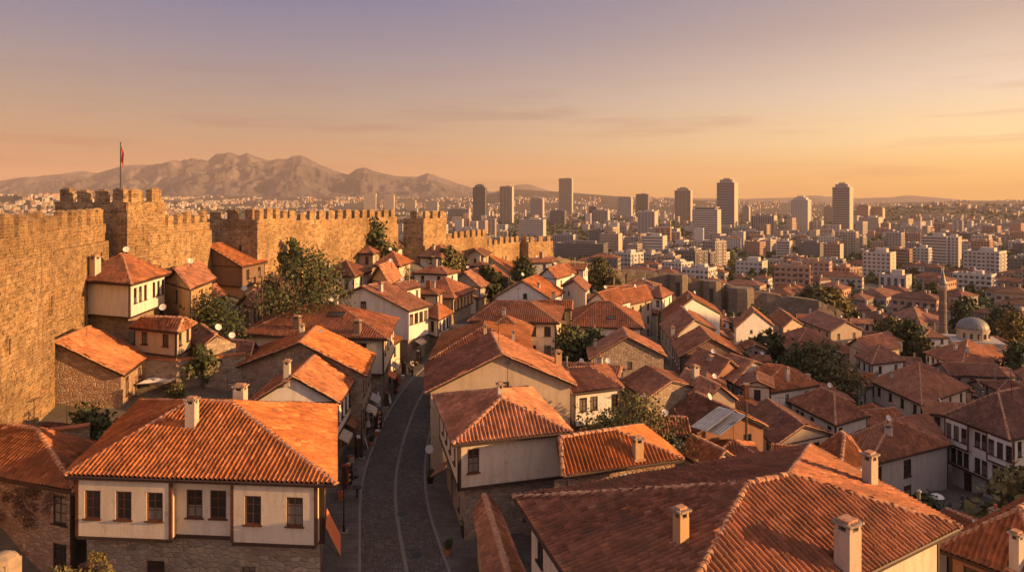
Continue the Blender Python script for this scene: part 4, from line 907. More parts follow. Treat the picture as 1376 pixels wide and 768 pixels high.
h([(1169, 512), (1239, 544.5), (1304, 521)], -8.0, 'large two-wing house with wide brown roofs above the white three-storey house', zr=-4.2, wall='cream', zb=-11.5, tint=0, ov=.5, nw=(4, 4), ch=[(1198, 508, .5, .8)])
h([(1240, 473), (1292, 493.5), (1364, 483)], -17, 'long white two-storey building with many windows beside the domed mosque', zr=-12.8, wall='white', zb=None, tint=0, ov=.6, nw=(7, 8), win=(.9, 1.6), ch=[(1284, 470, .8, 1.2), (1300, 474, .8, 1.2)])
h([(1193, 425), (1239, 438.5), (1264, 427.5)], -19, 'long white building with one row of tall windows behind the minaret', zr=-15, wall='white', zb=None, tint=0, ov=.5, nw=(9, 3), win=(.9, 1.7), floors=2, ax=0)
h([(1236, 452), (1252, 458), (1276, 450)], -21, 'small brown annex roof at the foot of the minaret', zr=-18.6, wall='beige', zb=None, tint=0, ov=.4, nw=(1, 2))
h([(1148, 477.5), (1171, 490), (1218, 484.5)], -9.2, 'square white house with a tall free chimney on its corner slope', zr=-6.4, wall='white', zb=-12.5, tint=0, ov=.4, nw=(3, 2), ch=[(1182, 492, .8, 3.0)])
h([(1138, 463), (1163, 474), (1212, 468), (1180, 450)], -10.6, 'long low brown roof behind the square white house', t='gable', ax=1, zr=-8.2, wall='beige', zb=None, tint=0, ov=.4, nw=(1, 3))
# centre
h([(788, 468), (791, 483), (896, 479)], 1.1, 'rubble stone gable house with half its roof bright orange', t='gable', ax=0, zr=4.1, wall='rubble', zb=None, tint=2, ov=.4, nw=(0, (5.6,)), win=(.7, 1.0), ch=[(800, 467, .5, .9), (846, 458, .5, .8)], trim=False)
h([(760, 439), (866, 441.5), (859, 420)], 1.5, 'hipped house with skylight before the steep alley', zr=4.8, wall='white', zb=None, tint=0, ov=.5, nw=((9.0, 10.6), 2), k=.42, sky=[(821, 428, 1.4, .9)])
h([(662, 400), (742, 402), (759, 392)], 5.3, 'white gable house with one tiny attic window up the slope', t='gable', ax=1, zr=8.6, wall='white', zb=None, tint=2, ov=.4, nw=(0, 2), win=(.9, 1.3), ch=[(724, 388, .5, .8)], trim=False, attic=[(0, 5.6, 5.3, .7, .9)])
h([(754, 385), (788, 391.5), (794, 384)], 6.0, 'tall narrow beige house with a blank gable beside the bushy tree', t='gable', ax=1, zr=7.8, wall='cream', zb=None, tint=2, ov=.3, nw=((2.2,), 1), win=(.5, .8), ch=[(768, 380, .4, .8)], trim=False)
h([(722, 372), (748, 375), (775, 367)], 6.2, 'low pale house with red roof right below the small orange tower', t='gable', ax=1, zr=8.4, wall='white', zb=None, tint=2, ov=.3, nw=(1, 2))
h([(783, 410), (822, 413), (850, 404)], 2.8, 'brown-roofed low white house behind the alley corner', t='gable', ax=1, zr=5.4, wall='white', zb=None, tint=0, ov=.3, nw=(0, 2))
h([(826, 405), (845, 410), (878, 402)], 1.8, 'beige house with red gable roof by the ruined wall, grey pole beside it', t='gable', ax=1, zr=4.6, wall='beige', zb=None, tint=0, ov=.3, nw=(0, 3))
h([(867, 398), (890, 401), (905, 394)], 1.0, 'narrow timbered house at the top end of the alley', zr=3.2, wall='white', zb=-2, tint=0, ov=.3, nw=(2, 2))
h([(888, 418), (893, 430), (969, 421)], -1.0, 'wide blank white gable wall at the top of the alley', t='gable', ax=0, zr=2.9, wall='white', zb=None, tint=0, ov=.25, nw=(2, 0), trim=False, ch=[(925, 402, .6, .6)])
h([(886, 436), (902, 458), (963, 443)], -.6, 'grey gable house with bright roof edge, second up the alley', t='gable', ax=0, zr=2.2, wall='grey', zb=None, tint=0, ov=.3, nw=(3, 0), ch=[(904, 452, .7, 1.4)], trim=False)
h([(901, 461), (912, 480), (998, 477)], -.9, 'long brown-roofed house with white shutters along the alley', t='gable', ax=0, zr=1.9, wall='brown', zb=None, tint=0, ov=.3, nw=(4, 3), ws='w', ch=[(982, 472, .35, 1.6)])
h([(985, 434), (988, 441), (1040, 438)], -5.5, 'bright white gable house with three small windows below the rounded bastion', t='gable', ax=0, zr=-1.8, wall='white', zb=None, tint=0, ov=.2, nw=(1, (4.0, 8.0, 12.5)), win=(.7, .8), floors=1, trim=False)
h([(920, 491), (962, 510), (1000, 500), (958, 480)], -1.2, 'dark roof with a wide low chimney, lower end of the alley row', t='gable', ax=0, zr=1.0, wall='rust', zb=None, tint=0, ov=.3, nw=(3, 1), ch=[(955, 484, .9, .4)])
h([(957, 503), (985, 515), (1040, 494), (1004, 485)], -1.6, 'low white house with a long strip of windows by the big hipped house', t='gable', ax=0, zr=.4, wall='white', zb=None, tint=0, ov=.3, nw=(6, 2), ws='w', win=(.7, 1.3))
h([(982, 514), (1016, 531), (1102, 517), (1066, 495)], -2.0, 'big hipped house with white-framed windows between alley and large tree', zr=.2, ridge=((1030, 489), (1052, 491)), ax=0, wall='white', zb=None, tint=0, ov=.4, nw=(5, 3), ws='w', win=(.8, 1.4), ch=[(1058, 512, .5, 1.6)])
h([(833, 512), (868, 537), (937, 520), (903, 501)], 1.6, 'ribbed brown roof directly behind the leafy courtyard tree', t='gable', ax=0, zr=3.0, wall='rubble', zb=None, tint=1, ov=.2, nw=(2, 0), trim=False)
h([(905, 521), (945, 541), (992, 538), (935, 507)], .9, 'long triangular-looking bright orange roof slope among the dark ribbed roofs', t='gable', ax=0, zr=2.6, wall='beige', zb=None, tint=2, ov=.25, nw=(1, 0), ch=[(934, 508, .8, 1.2)], trim=False)
h([(890, 558), (937, 583), (1032, 573), (978, 547)], 1.5, 'ribbed house with a brick-red end and light metal sheets on its roof', t='gable', ax=0, zr=3.4, wall='rust', zb=None, tint=1, ov=.3, nw=(2, 2), win=(.9, 1.2), trim=False, ch=[(1008, 556, .7, 1.3)])
h([(1000, 556), (1040, 600), (1120, 583), (1062, 552)], -2.2, 'dark low roof east of the metal-sheeted house', t='gable', ax=0, zr=-.6, wall='beige', zb=None, tint=1, ov=.3, nw=(2, 2))
h([(915, 610), (955, 634), (993, 618), (945, 597)], 1.6, 'small bright orange roof just behind the huge hipped roof', t='gable', ax=0, zr=2.8, wall='beige', zb=None, tint=2, ov=.2, nw=(0, 0), trim=False)
h([(1095, 606), (1128, 640), (1166, 622), (1142, 588)], 1.5, 'small ribbed roof with a glowing ridge behind the tall plastered chimney', t='hip', ax=0, zr=3.4, wall='cream', zb=None, tint=2, ov=.3, nw=(0, 1))
h([(1032, 425), (1052, 441), (1080, 436), (1062, 422)], -8.2, 'reddish roof behind the bright white gable house', t='gable', ax=0, zr=-6.2, wall='beige', zb=None, tint=0, ov=.3, nw=(2, 2))
h([(1075, 430), (1116, 446), (1160, 443), (1120, 425)], -9.6, 'long pinkish roof below the last flat-topped stretch of wall', t='gable', ax=0, zr=-7.2, wall='beige', zb=None, tint=0, ov=.3, nw=(4, 2))
h([(1040, 452), (1062, 474), (1130, 465), (1098, 446)], -6.4, 'grey-walled hipped house just above the large round tree', zr=-3.6, ax=0, wall='grey', zb=None, tint=0, ov=.3, nw=(3, 3))
h([(1362, 500), (1376, 512), (1440, 500)], -13, 'half-seen house with dark roof at the picture edge below the windowed white building', zr=-10, wall='grey', zb=None, tint=0, ov=.3, nw=(2, 2))
# ------------------------------------------------------------------ helpers for naming many alike
ORD = 'first second third fourth fifth sixth seventh eighth ninth tenth eleventh twelfth thirteenth fourteenth fifteenth sixteenth seventeenth eighteenth nineteenth twentieth'.split()
TENS = ['', '', 'twenty', 'thirty', 'forty', 'fifty', 'sixty', 'seventy', 'eighty', 'ninety']
TENO = ['', '', 'twentieth', 'thirtieth', 'fortieth', 'fiftieth', 'sixtieth', 'seventieth', 'eightieth', 'ninetieth']
def ordn(i):
    if i < 20: return ORD[i]
    n = i + 1
    if n % 10 == 0 and n < 100: return TENO[n // 10]
    return TENS[(n // 10) % 10] + '-' + ORD[n % 10 - 1] if n % 10 else 'hundredth'
def name_all(items, marks):
    """items: (object, desc, x, y); the label tells desc, the nearest landmark and the rank by distance from it"""
    g = {}
    for o, d, x, y in items:
        k = min(marks, key=lambda m: math.dist(marks[m], (x, y))); g.setdefault((d, k), []).append((math.dist(marks[k], (x, y)), o))
    for (d, k), L in g.items():
        L.sort(key=lambda q: q[0])
        for i, (_, o) in enumerate(L):
            o['label'] = (d + ', nearest ' + k) if i == 0 else '%s, %s nearest %s' % (d, ordn(i), k)
# ------------------------------------------------------------------ trees
def leaf_cloud(name, blobs, n, size, mat, seed):
    r = np.random.RandomState(seed); bl = np.array(blobs); wts = bl[:, 3] ** 2; wts /= wts.sum()
    k = r.choice(len(bl), n, p=wts); dr = r.normal(size=(n, 3)); dr /= np.linalg.norm(dr, axis=1)[:, None]
    rad = bl[k, 3] * (r.rand(n) ** .33) * (1 + .12 * r.normal(size=n)); c = bl[k, :3] + dr * rad[:, None] * np.array([1, 1, .85])
    a = r.normal(size=(n, 3)); a /= np.linalg.norm(a, axis=1)[:, None]; b = np.cross(a, dr + .3 * r.normal(size=(n, 3))); b /= np.linalg.norm(b, axis=1)[:, None] + 1e-9
    s = size * (.5 + r.rand(n))[:, None]
    V = np.stack([c - a * s * .6, c - b * s * .35, c + a * s * .6, c + b * s * .35], 1).reshape(-1, 3).astype(np.float32)
    me = bpy.data.meshes.new(name); me.vertices.add(4 * n); me.vertices.foreach_set('co', V.ravel()); me.loops.add(4 * n); me.loops.foreach_set('vertex_index', np.arange(4 * n, dtype=np.int32))
    me.polygons.add(n); me.polygons.foreach_set('loop_start', np.arange(0, 4 * n, 4, dtype=np.int32)); me.polygons.foreach_set('loop_total', np.full(n, 4, dtype=np.int32)); me.materials.append(MATS[mat]); me.update(calc_edges=True); return me
def tree_meshes(H_, W_, mat, n, ls, seed, tall=False):
    r = random.Random(seed); bl = []; th = H_ * (.22 if not tall else .12)
    nb = 16 if n > 1500 else 8
    for i in range(nb):
        f = (i + .5) / nb; z = th + (H_ - th) * (.12 + .8 * f); env = math.sin(math.pi * min(1, .22 + .78 * f) ** .9) if not tall else math.sin(math.pi * (.15 + .8 * f)) ** .6
        rr = W_ / 2 * env * r.uniform(.15, .85); a = i * 2.4 + r.uniform(-.5, .5); br = W_ * r.uniform(.16, .27) * (.75 + .35 * env)
        bl.append((rr * math.cos(a), rr * math.sin(a), z - br * .4, br))
    bl.append((0, 0, th + (H_ - th) * .5, W_ * .26))
    crown = leaf_cloud('crown', bl, n, ls, mat, seed)
    mb = MB(); pts = [Vector((0, 0, -1.2)), Vector((r.uniform(-.2, .2), r.uniform(-.2, .2), th)), Vector((r.uniform(-.3, .3), r.uniform(-.3, .3), H_ * .6))]
    r0 = .028 * H_ + .06; mb.tube(pts[0], pts[1], r0 * 1.2, r0 * .8, 8, 'bark'); mb.tube(pts[1], pts[2], r0 * .8, r0 * .3, 7, 'bark')
    for x, y, z, b in bl[:10]: mb.tube(pts[1].lerp(pts[2], r.uniform(0, .6)), (x, y, z), r0 * .38, r0 * .1, 5, 'bark')
    o = mb.build('trunk'); tm = o.data; bpy.data.objects.remove(o); return crown, tm
def plant_tree(x, y, z, ms, label, s=1, rz=0, group='trees standing among the roofs', name='tree', cat='tree', leaf=None):
    T = thing(name, (x, y, z), label, cat, group, rz); T.scale = (s, s, s)
    c = link('crown', ms[0], T); link('trunk', ms[1], T)
    return T
TREES = [  # u, v of base, D, height, width, material, label, tall
 (417, 447, 84, 11.5, 11, 'leaf_dark', 'massive dark green tree filling the gap between castle bastion and roofs', 0),
 (366, 408, 92, 4.6, 4.6, 'leaf_pink', 'smaller tree with rusty leaves leaning on the massive dark tree', 0),
 (396, 366, 112, 6.5, 3.4, 'leaf_dark', 'dark columnar tree rising behind the massive dark tree', 1),
 (469, 337, 137, 6.2, 4.6, 'leaf_dark', 'thin dark tree against the long orange-lit wall, western one of the pair', 0),
 (500, 334, 140, 7, 6.4, 'leaf_dark', 'round dark tree against the long orange-lit wall, beside a thin one', 0),
 (284, 447, 76, 5, 6.5, 'leaf_dark', 'leafy courtyard tree behind the little stone house', 0),
 (262, 436, 79, 3.4, 3.5, 'leaf_pink', 'small blossoming bush below the ochre house', 0),
 (536, 392, 128, 5.5, 8, 'leaf_olive', 'spreading green tree between the citadel slope and the arcade house', 0),
 (602, 360, 150, 5, 7, 'leaf_olive', 'bushy green tree beneath the half-timbered white house', 0),
 (703, 385, 176, 8.5, 7.5, 'leaf_dark', 'dark tree in front of the small orange tower', 0),
 (805, 403, 190, 12, 11, 'leaf_olive', 'large bushy tree overlapping the ruined wall', 0),
 (825, 403, 186, 6.5, 7, 'leaf_olive', 'rounder low tree clinging to the large bushy tree by the ruined wall', 0),
 (768, 478, 101, 5.2, 6.5, 'leaf_dark', 'dark ivy-like tree between the two-storey cream house and the stone gable', 0),
 (800, 473, 103, 4.0, 5, 'leaf_dark', 'low dark tree hugging the eave of the skylight house', 0),
 (852, 618, 56.5, 6.3, 7.2, 'leaf_olive', 'leafy courtyard tree with yellowish light on its crown, above the ribbed roof', 0),
 (828, 600, 60, 3.8, 4.5, 'leaf_dark', 'darker companion of the leafy courtyard tree by the white three-window house', 0),
 (1106, 520, 118, 8.5, 11, 'leaf_olive', 'large round tree among the eastern roofs', 0),
 (1078, 512, 122, 7.5, 9, 'leaf_dark', 'dark lower tree joined to the large round tree', 0),
 (1040, 478, 140, 5.5, 7, 'leaf_dark', 'dark tree at the foot of the bright white gable house', 0),
 (1015, 478, 142, 4, 5, 'leaf_olive', 'small tree beside the bright white gable house', 0),
 (1094, 412, 240, 9, 11, 'leaf_olive', 'rounded olive-green tree on the broken wall stretch', 0),
 (1120, 414, 243, 8.5, 10, 'leaf_yellow', 'yellowish tree next to the olive-green one on the broken wall stretch', 0),
 (1196, 462, 196, 9, 9, 'leaf_olive', 'bright green tree before the long building with tall windows', 0),
 (1222, 468, 188, 9, 10, 'leaf_dark', 'dense tree between the bright green tree and the minaret', 0),
 (1236, 478, 184, 7, 7, 'leaf_olive', 'tree on the street side by the long white two-storey building', 0),
 (1362, 464, 215, 12, 9, 'leaf_yellow', 'tall yellow-green tree east of the domed mosque', 0),
 (1345, 448, 230, 10, 11, 'leaf_dark', 'dark round tree right behind the mosque dome', 0),
 (1300, 425, 262, 8, 10, 'leaf_dark', 'dark tree filling the gap under the long apartment slab', 0),
 (1368, 500, 165, 8, 8, 'leaf_dark', 'dark tree at the picture edge below the yellow-green tree', 0),
 (1150, 445, 215, 7, 8, 'leaf_dark', 'dark tree at the crumbled wall end', 0),
 (1170, 452, 205, 6, 7, 'leaf_dark', 'second dark tree near the crumbled wall end', 0),
 (1372, 672, 56, 3.4, 3.4, 'leaf_olive', 'thin greyish tree in front of the white three-storey house', 0),
 (655, 380, 150, 4.5, 4, 'leaf_dark', 'small dark tree in a gap of the upper street', 0),
 (118, 578, 51, 2.2, 2.6, 'leaf_dark', 'low dark shrub in the yard under the tall castle wall', 0),
 (236, 545, 60, 2.0, 2.4, 'leaf_olive', 'small green shrub at the foot of the terrace wall', 0),
 (1245, 700, 62, 3.0, 3.6, 'leaf_dark', 'small dark bush in the paved court corner', 0),
]
for i, (u, v, D, hh, wd, mt, lb, tall) in enumerate(TREES):
    x = (u - U0) / F * D; ls = max(.16, D * .0032); n = int(min(20000, 7.5 * hh * wd / ls ** 1.35 + 600))
    ztop = None; z = TZ(x, D); zpix = CZ - (v - VH) / F * D; z = max(z, zpix - 1.5) if zpix > z else z
    ms = tree_meshes(hh, wd, mt, n, ls, 100 + i, bool(tall)); plant_tree(x, D, TZ(x, D), ms, lb, max(1, (zpix - TZ(x, D) + hh) / hh) if zpix > TZ(x, D) else 1)
    FOOT.append((x, D, wd * .36))
# ------------------------------------------------------------------ mosque and minaret
mc = Vector((*qx(1307, 196), 0)); mc.z = TZ(mc.x, mc.y); top = CZ - (441 - VH) / F * 196
HM = thing('mosque', mc, 'small domed mosque with grey lead dome among trees', 'mosque'); FOOT.append((mc.x, mc.y, 11))
mb = MB(); z0 = -2; zt = top - mc.z
mb.cbox((0, 0, z0), 12.5, 11, zt - 3.4 - z0, 'grey', R(-20)); mb.build('prayer_hall', HM)
mb = MB(); mb.cbox((0, 0, zt - 3.4), 13, 11.5, .4, 'concrete', R(-20)); mb.build('cornice', HM)
mb = MB(); mb.lathe((0, 0, 0), [(4.1, zt - 2.9), (4.1, zt - .4), (4.35, zt - .4), (4.35, zt)], 16, 'beige'); mb.build('drum', HM)
mb = MB(); mb.lathe((0, 0, zt), [(4.1 * math.cos(a), 3.3 * math.sin(a)) for a in np.linspace(0, math.pi / 2, 9)], 24, 'dome_lead'); dm = mb.build('dome', HM, smooth=True)
mb = MB(); mb.tube((0, 0, zt + 3.2), (0, 0, zt + 6.3), .13, .06, 6, 'iron'); mb.lathe((0, 0, zt + 4), [(0, -.4), (.4, 0), (0, .4)], 8, 'iron'); mb.build('finial', dm)
for k in range(7):
    wb = MB(); a = math.pi + .45 + k * math.pi / 7; wb.cbox((4.12 * math.cos(a), 4.12 * math.sin(a), zt - 2.4), .12, .6, 1.4, 'pane', a); wb.build('window', HM)
for ox in (-3.8, 0, 3.8):
    a = R(-20); wb = MB(); wb.cbox((ox * math.cos(a) + 5.52 * math.sin(a), ox * math.sin(a) - 5.52 * math.cos(a), zt - 7.2), 1.3, .12, 2.2, 'pane', a); wb.build('window', HM)
mi_ = Vector((*qx(1267, 212), 0)); mi_.z = TZ(mi_.x, mi_.y); HN = thing('minaret', mi_, 'slender brown stone minaret with a thin spire', 'minaret'); FOOT.append((mi_.x, mi_.y, 4))
zt = CZ - (366 - VH) / F * 212 - mi_.z
mb = MB(); mb.cbox((0, 0, -2), 3.0, 3.0, 9, 'ruin', .3); mb.build('base', HN)
mb = MB(); mb.lathe((0, 0, 0), [(1.5, 6.9), (1.1, 9), (.98, zt - 3.6)], 14, 'ruin'); mb.build('shaft', HN)
mb = MB(); mb.lathe((0, 0, zt - 5.6), [(.98, 0), (1.5, .9), (1.5, 1.7), (1.38, 1.7), (1.38, 1.0), (.9, 1.0)], 14, 'beige'); mb.build('balcony', HN)
mb = MB(); mb.lathe((0, 0, zt - 3.6), [(1.1, 0), (1.1, .25), (.75, 1.2), (.12, 4.6), (.05, 7.0), (0, 7.1)], 14, 'dome_lead'); mb.build('spire', HN)

# ------------------------------------------------------------------ further houses of the quarter, filling the slope
FILL = []
WCN = {'white': 'white', 'cream': 'cream', 'beige': 'beige', 'ochre': 'ochre', 'grey': 'grey', 'rubble': 'stone', 'brown': 'brown'}
def free(x, y, r, tol=.93): return all((x - a) ** 2 + (y - b) ** 2 > ((r + c) * tol) ** 2 for a, b, c in FOOT)
def try_fill(x, y, tol):
    sx, sy = rng.uniform(6.5, 11), rng.uniform(5.5, 8.5); r = math.hypot(sx, sy) / 2 * .92
    for k in (1, .8, .62):
        if free(x, y, r * k, tol): sx *= k; sy *= k; break
    else: return
    if min(sx, sy) < 4: return
    xl = np.interp(y, _kl[:, 1], _kl[:, 0]); xr = np.interp(y, _kr[:, 1], _kr[:, 0])
    if xl - 2 - sx / 2 < x < xr + 2 + sx / 2 and y < 178: return
    xa = np.interp(y, [p[1] for p in AL], [p[0] for p in AL])
    if 82 < y < 152 and abs(x - xa) < 2.4 + sx / 2: return
    if math.hypot(x - 43, y - 67) < 11 + sx / 2: return
    gz = TZ(x, y); st = rng.random() < (.5 if y > 95 else .15)
    z = gz + (5.6 if st else 3.0) + rng.uniform(-.3, .5)
    a = R(rng.choice((-14, -14, 76, -8, 20)) + rng.uniform(-9, 9)); ca, sa = math.cos(a), math.sin(a)
    cs = [Vector((x + ca * p - sa * q, y + sa * p + ca * q, z)) for p, q in ((-sx / 2, -sy / 2), (sx / 2, -sy / 2), (sx / 2, sy / 2), (-sx / 2, sy / 2))]
    wm = rng.choice(('white', 'white', 'cream', 'beige', 'ochre', 'grey', 'rubble', 'beige')); t = rng.choice(('hip', 'gable', 'gable')); ax = 0 if sx > sy else 1
    tn = rng.choice((0, 0, 1, 2)); u = U0 + x / y * F; v = VH + (CZ - z) / y * F
    H = house(cs, z, 'x', t=t, ax=ax, wall=wm, zb=(gz + 2.8 if st and rng.random() < .5 else None), ov=rng.uniform(.25, .5), tint=tn, trim=y < 130, win=(.8, 1.3), floors=2 if st else 1, sill=1.9)
    roof = min((min(sx, sy) * .2 + z), 99)
    dr_u, dr_v = u + rng.uniform(-8, 8), v - 4
    base = Vector(H.location)
    if rng.random() < .75:
        k = MB(); p = Vector((x + rng.uniform(-.2, .2) * sx, y + rng.uniform(-.2, .2) * sy, z + .5)) - base; hh = min(sx, sy) * .2 + rng.uniform(.5, 1.2)
        st_ = rng.randrange(4); wd_ = rng.uniform(.45, .9); mt_ = rng.choice(('chimney', 'beige', 'grey', 'brickwork', 'ochre'))
        if st_ == 3: k.tube(p, p + Vector((0, 0, hh + .5)), .11, .11, 8, 'sheet_metal'); k.lathe(p + Vector((0, 0, hh + .5)), [(.2, 0), (.2, .05), (0, .2)], 8, 'sheet_metal')
        else:
            k.cbox(p, wd_, wd_ * rng.uniform(.6, .95), hh, mt_, a)
            if st_: k.cbox(p + Vector((0, 0, hh)), wd_ + .14, wd_ + .1, .12, 'rubble', a)
            if st_ == 2: k.tube(p + Vector((0, 0, hh)), p + Vector((0, 0, hh + .5)), .12, .12, 8, 'terracotta')
        k.build('chimney', H)
    if rng.random() < .3: aerial(H, Vector((x, y, z + min(sx, sy) * .16)) - base)
    if rng.random() < .35: dish(H, Vector((x + rng.uniform(-.25, .25) * sx, y - rng.uniform(.0, .2) * sy, z + min(sx, sy) * .14)) - base)
    FILL.append((H, '%s %s house with %s%s roof' % ({True: 'two-storey', False: 'low'}[st], WCN[wm], {0: 'brownish ', 1: 'dark ', 2: 'orange-red '}[tn], {'hip': 'hipped', 'gable': 'gabled'}[t]), x, y))
_dish = None
def dish(H, p, s=1):
    global _dish
    if _dish is None:
        mb = MB(); mb.tube((0, 0, -.6), (0, 0, .7), .035, .035, 5, 'iron', False); c = Vector((0, -.15, .8)); n = 12; ax = Vector((.35, -.8, .48)).normalized(); u_ = ax.orthogonal().normalized(); w_ = ax.cross(u_)
        for k in range(3):
            r0, r1 = .34 * k / 3, .34 * (k + 1) / 3
            for i in range(n):
                f = lambda r, t: c + (u_ * math.cos(t) + w_ * math.sin(t)) * r + ax * (r * r * .6)
                t0, t1 = 2 * math.pi * i / n, 2 * math.pi * (i + 1) / n; q = [f(r0, t0), f(r1, t0), f(r1, t1), f(r0, t1)]; mb.face(q[1:] if r0 == 0 else q, 'dish')
        mb.tube(c, c + ax * .5, .015, .015, 4, 'iron'); o = mb.build('satellite_dish'); _dish = o.data; bpy.data.objects.remove(o)
    o = link('satellite_dish', _dish, H, p); o.rotation_euler = (0, 0, rng.uniform(-.5, .5)); return o
for H_, cen in list(HOUSES.values()):
    if cen.y > 60 and rng.random() < .35:
        rf = [c for c in H_.children if c.name.startswith('roof')][0]; zz = max(v.co.z for v in rf.data.vertices)
        dish(H_, Vector((rng.uniform(-1.5, 1.5), rng.uniform(-1, 1), zz - .5)))
_aer = None
def aerial(H, p):
    global _aer
    if _aer is None:
        mb = MB(); mb.tube((0, 0, -.6), (0, 0, 1.9), .025, .02, 4, 'iron', False); mb.tube((-.6, 0, 1.8), (.6, 0, 1.8), .018, .018, 4, 'iron', False)
        for i in range(6): x = -.55 + i * .22; mb.tube((x, -.32 + .02 * i, 1.8), (x, .32 - .02 * i, 1.8), .012, .012, 4, 'iron', False)
        o = mb.build('aerial'); _aer = o.data; bpy.data.objects.remove(o)
    o = link('aerial', _aer, H, p); o.rotation_euler = (0, 0, rng.uniform(0, 6)); return o
for H_, cen in list(HOUSES.values()):
    if cen.y > 40 and rng.random() < .5 and cen.y < 150:
        rf = [c for c in H_.children if c.name.startswith('roof')][0]; zz = max(v.co.z for v in rf.data.vertices); aerial(H_, Vector((rng.uniform(-1, 1), rng.uniform(-.8, .8), zz - .3)))
for _ in range(9000):   # the eastern slope
    y = rng.uniform(42, 214); x = rng.uniform(6, 175)
    if len(FILL) > 185: break
    u = U0 + x / y * F
    if u > 1560 or x > 152 + .1 * y: continue
    if y > 196 and u < 1110: continue
    if u > 1100 and y > 250: continue
    if y < 60 and x < 26: continue
    try_fill(x, y, .80)
nE = len(FILL)
for _ in range(5000):   # the slope under the citadel and the street's west side
    y = rng.uniform(56, 190); x = rng.uniform(-48, 3)
    u = U0 + x / y * F
    wx = np.interp(y, [58, 101, 116, 149, 160, 197], [-34, -38, -32, -17, -11, 5])
    if x < wx + 5 or x > np.interp(y, _kl[:, 1], _kl[:, 0]) - 5: continue
    if y < 64: continue
    try_fill(x, y, .76)
for _ in range(400): 
    y = rng.uniform(178, 198); x = rng.uniform(2, 20); try_fill(x, y, .95)
LM = {'the minaret': (mi_.x, mi_.y), 'the domed mosque': (mc.x, mc.y), 'the small orange tower': (9, 199), 'the rounded end bastion': (80, 226), 'the paved court': (43, 67), 'the large round tree': (55, 118), 'the stone gable house': (16, 95),
      'the large bushy tree': (25, 190), 'the two-wing house': (70, 110), 'the massive dark tree': (-25, 84), 'the half-timbered house': (-15, 150), 'the arcade house': (-13, 126), 'the white gable house': (-21, 97)}
name_all(FILL, LM)
print('fill', nE, len(FILL))

# ------------------------------------------------------------------ the modern city
def facade(W_, Dp, nf, style, fh=3.05, bay=3.0, side=None):
    mb = MB(); c = [(-W_ / 2, -Dp / 2), (W_ / 2, -Dp / 2), (W_ / 2, Dp / 2), (-W_ / 2, Dp / 2)]; Ht = nf * fh
    for i in range(4):
        a, b = c[i], c[(i + 1) % 4]; L = math.dist(a, b); ops = []; n = max(2, int(L / bay)); g = L / n; st = style if i % 2 == 0 or style in ('grid', 'balc') else ('grid' if style != 'dark' else 'dark')
        if st in ('band', 'dark'):
            for k in range(nf): ops.append((.7, L - .7, k * fh + .9, k * fh + (2.35 if st == 'band' else 2.9)))
        elif st == 'vert':
            for j in range(n): ops.append((g * (j + .25), g * (j + .75), 1.2, Ht - 1.2))
        else:
            for k in range(nf):
                for j in range(n):
                    w_ = .27 if (j % 3 or st == 'grid') else .36; ops.append((g * (j + .5 - w_), g * (j + .5 + w_), k * fh + .95, k * fh + 2.35))
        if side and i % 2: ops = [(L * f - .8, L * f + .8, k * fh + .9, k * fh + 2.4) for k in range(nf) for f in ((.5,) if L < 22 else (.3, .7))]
        wall_face(mb, Vector((*a, 0)), Vector((*b, 0)), -6, Ht + .9, ops, side if side and i % 2 else 'concrete', .3)  # flanks get their own colour, painted as if sunlit
    mb.face([(p[0], p[1], Ht) for p in c], 'city_5')
    for i in range(4):
        a, b = Vector((*c[i], 0)), Vector((*c[(i + 1) % 4], 0)); d = (b - a).normalized(); ni = Vector((-d.y, d.x, 0)) * .3; up = Vector((0, 0, 1))
        mb.face([a + ni + up * Ht, b + ni + up * Ht, b + ni + up * (Ht + .9), a + ni + up * (Ht + .9)][::-1], 'concrete'); mb.face([a + up * (Ht + .9), b + up * (Ht + .9), b + ni + up * (Ht + .9), a + ni + up * (Ht + .9)], 'concrete')
    gl = MB(); gl.box((-W_ / 2 + .3, -Dp / 2 + .3, -5), (W_ - .6, 0, 0), (0, Dp - .6, 0), (0, 0, Ht + 4.9), 'city_glass')
    if style == 'vert':
        for k in range(1, nf): gl.box((-W_ / 2 + .2, -Dp / 2 + .2, k * fh - .3), (W_ - .4, 0, 0), (0, Dp - .4, 0), (0, 0, .5), 'city_5')
    bl = None
    if style == 'balc':
        bl = []
        for k in range(1, nf):
            for q in ((-W_ * .36, W_ * .22), (W_ * .14, W_ * .22)):
                bl.append(MB()); bl[-1].box((q[0], -Dp / 2 - 1.1, k * fh - .1), (q[1], 0, 0), (0, 1.15, 0), (0, 0, .15), 'concrete'); bl[-1].box((q[0], -Dp / 2 - 1.12, k * fh + .05), (q[1], 0, 0), (0, .08, 0), (0, 0, .85), 'concrete')
                bl.append(MB()); bl[-1].box((W_ / 2, q[0] * Dp / W_, k * fh - .1), (1.1, 0, 0), (0, q[1] * Dp / W_, 0), (0, 0, .15), 'concrete'); bl[-1].box((W_ / 2 + 1.04, q[0] * Dp / W_, k * fh + .05), (.08, 0, 0), (0, q[1] * Dp / W_, 0), (0, 0, .85), 'concrete')
    return mb, gl, bl, Ht
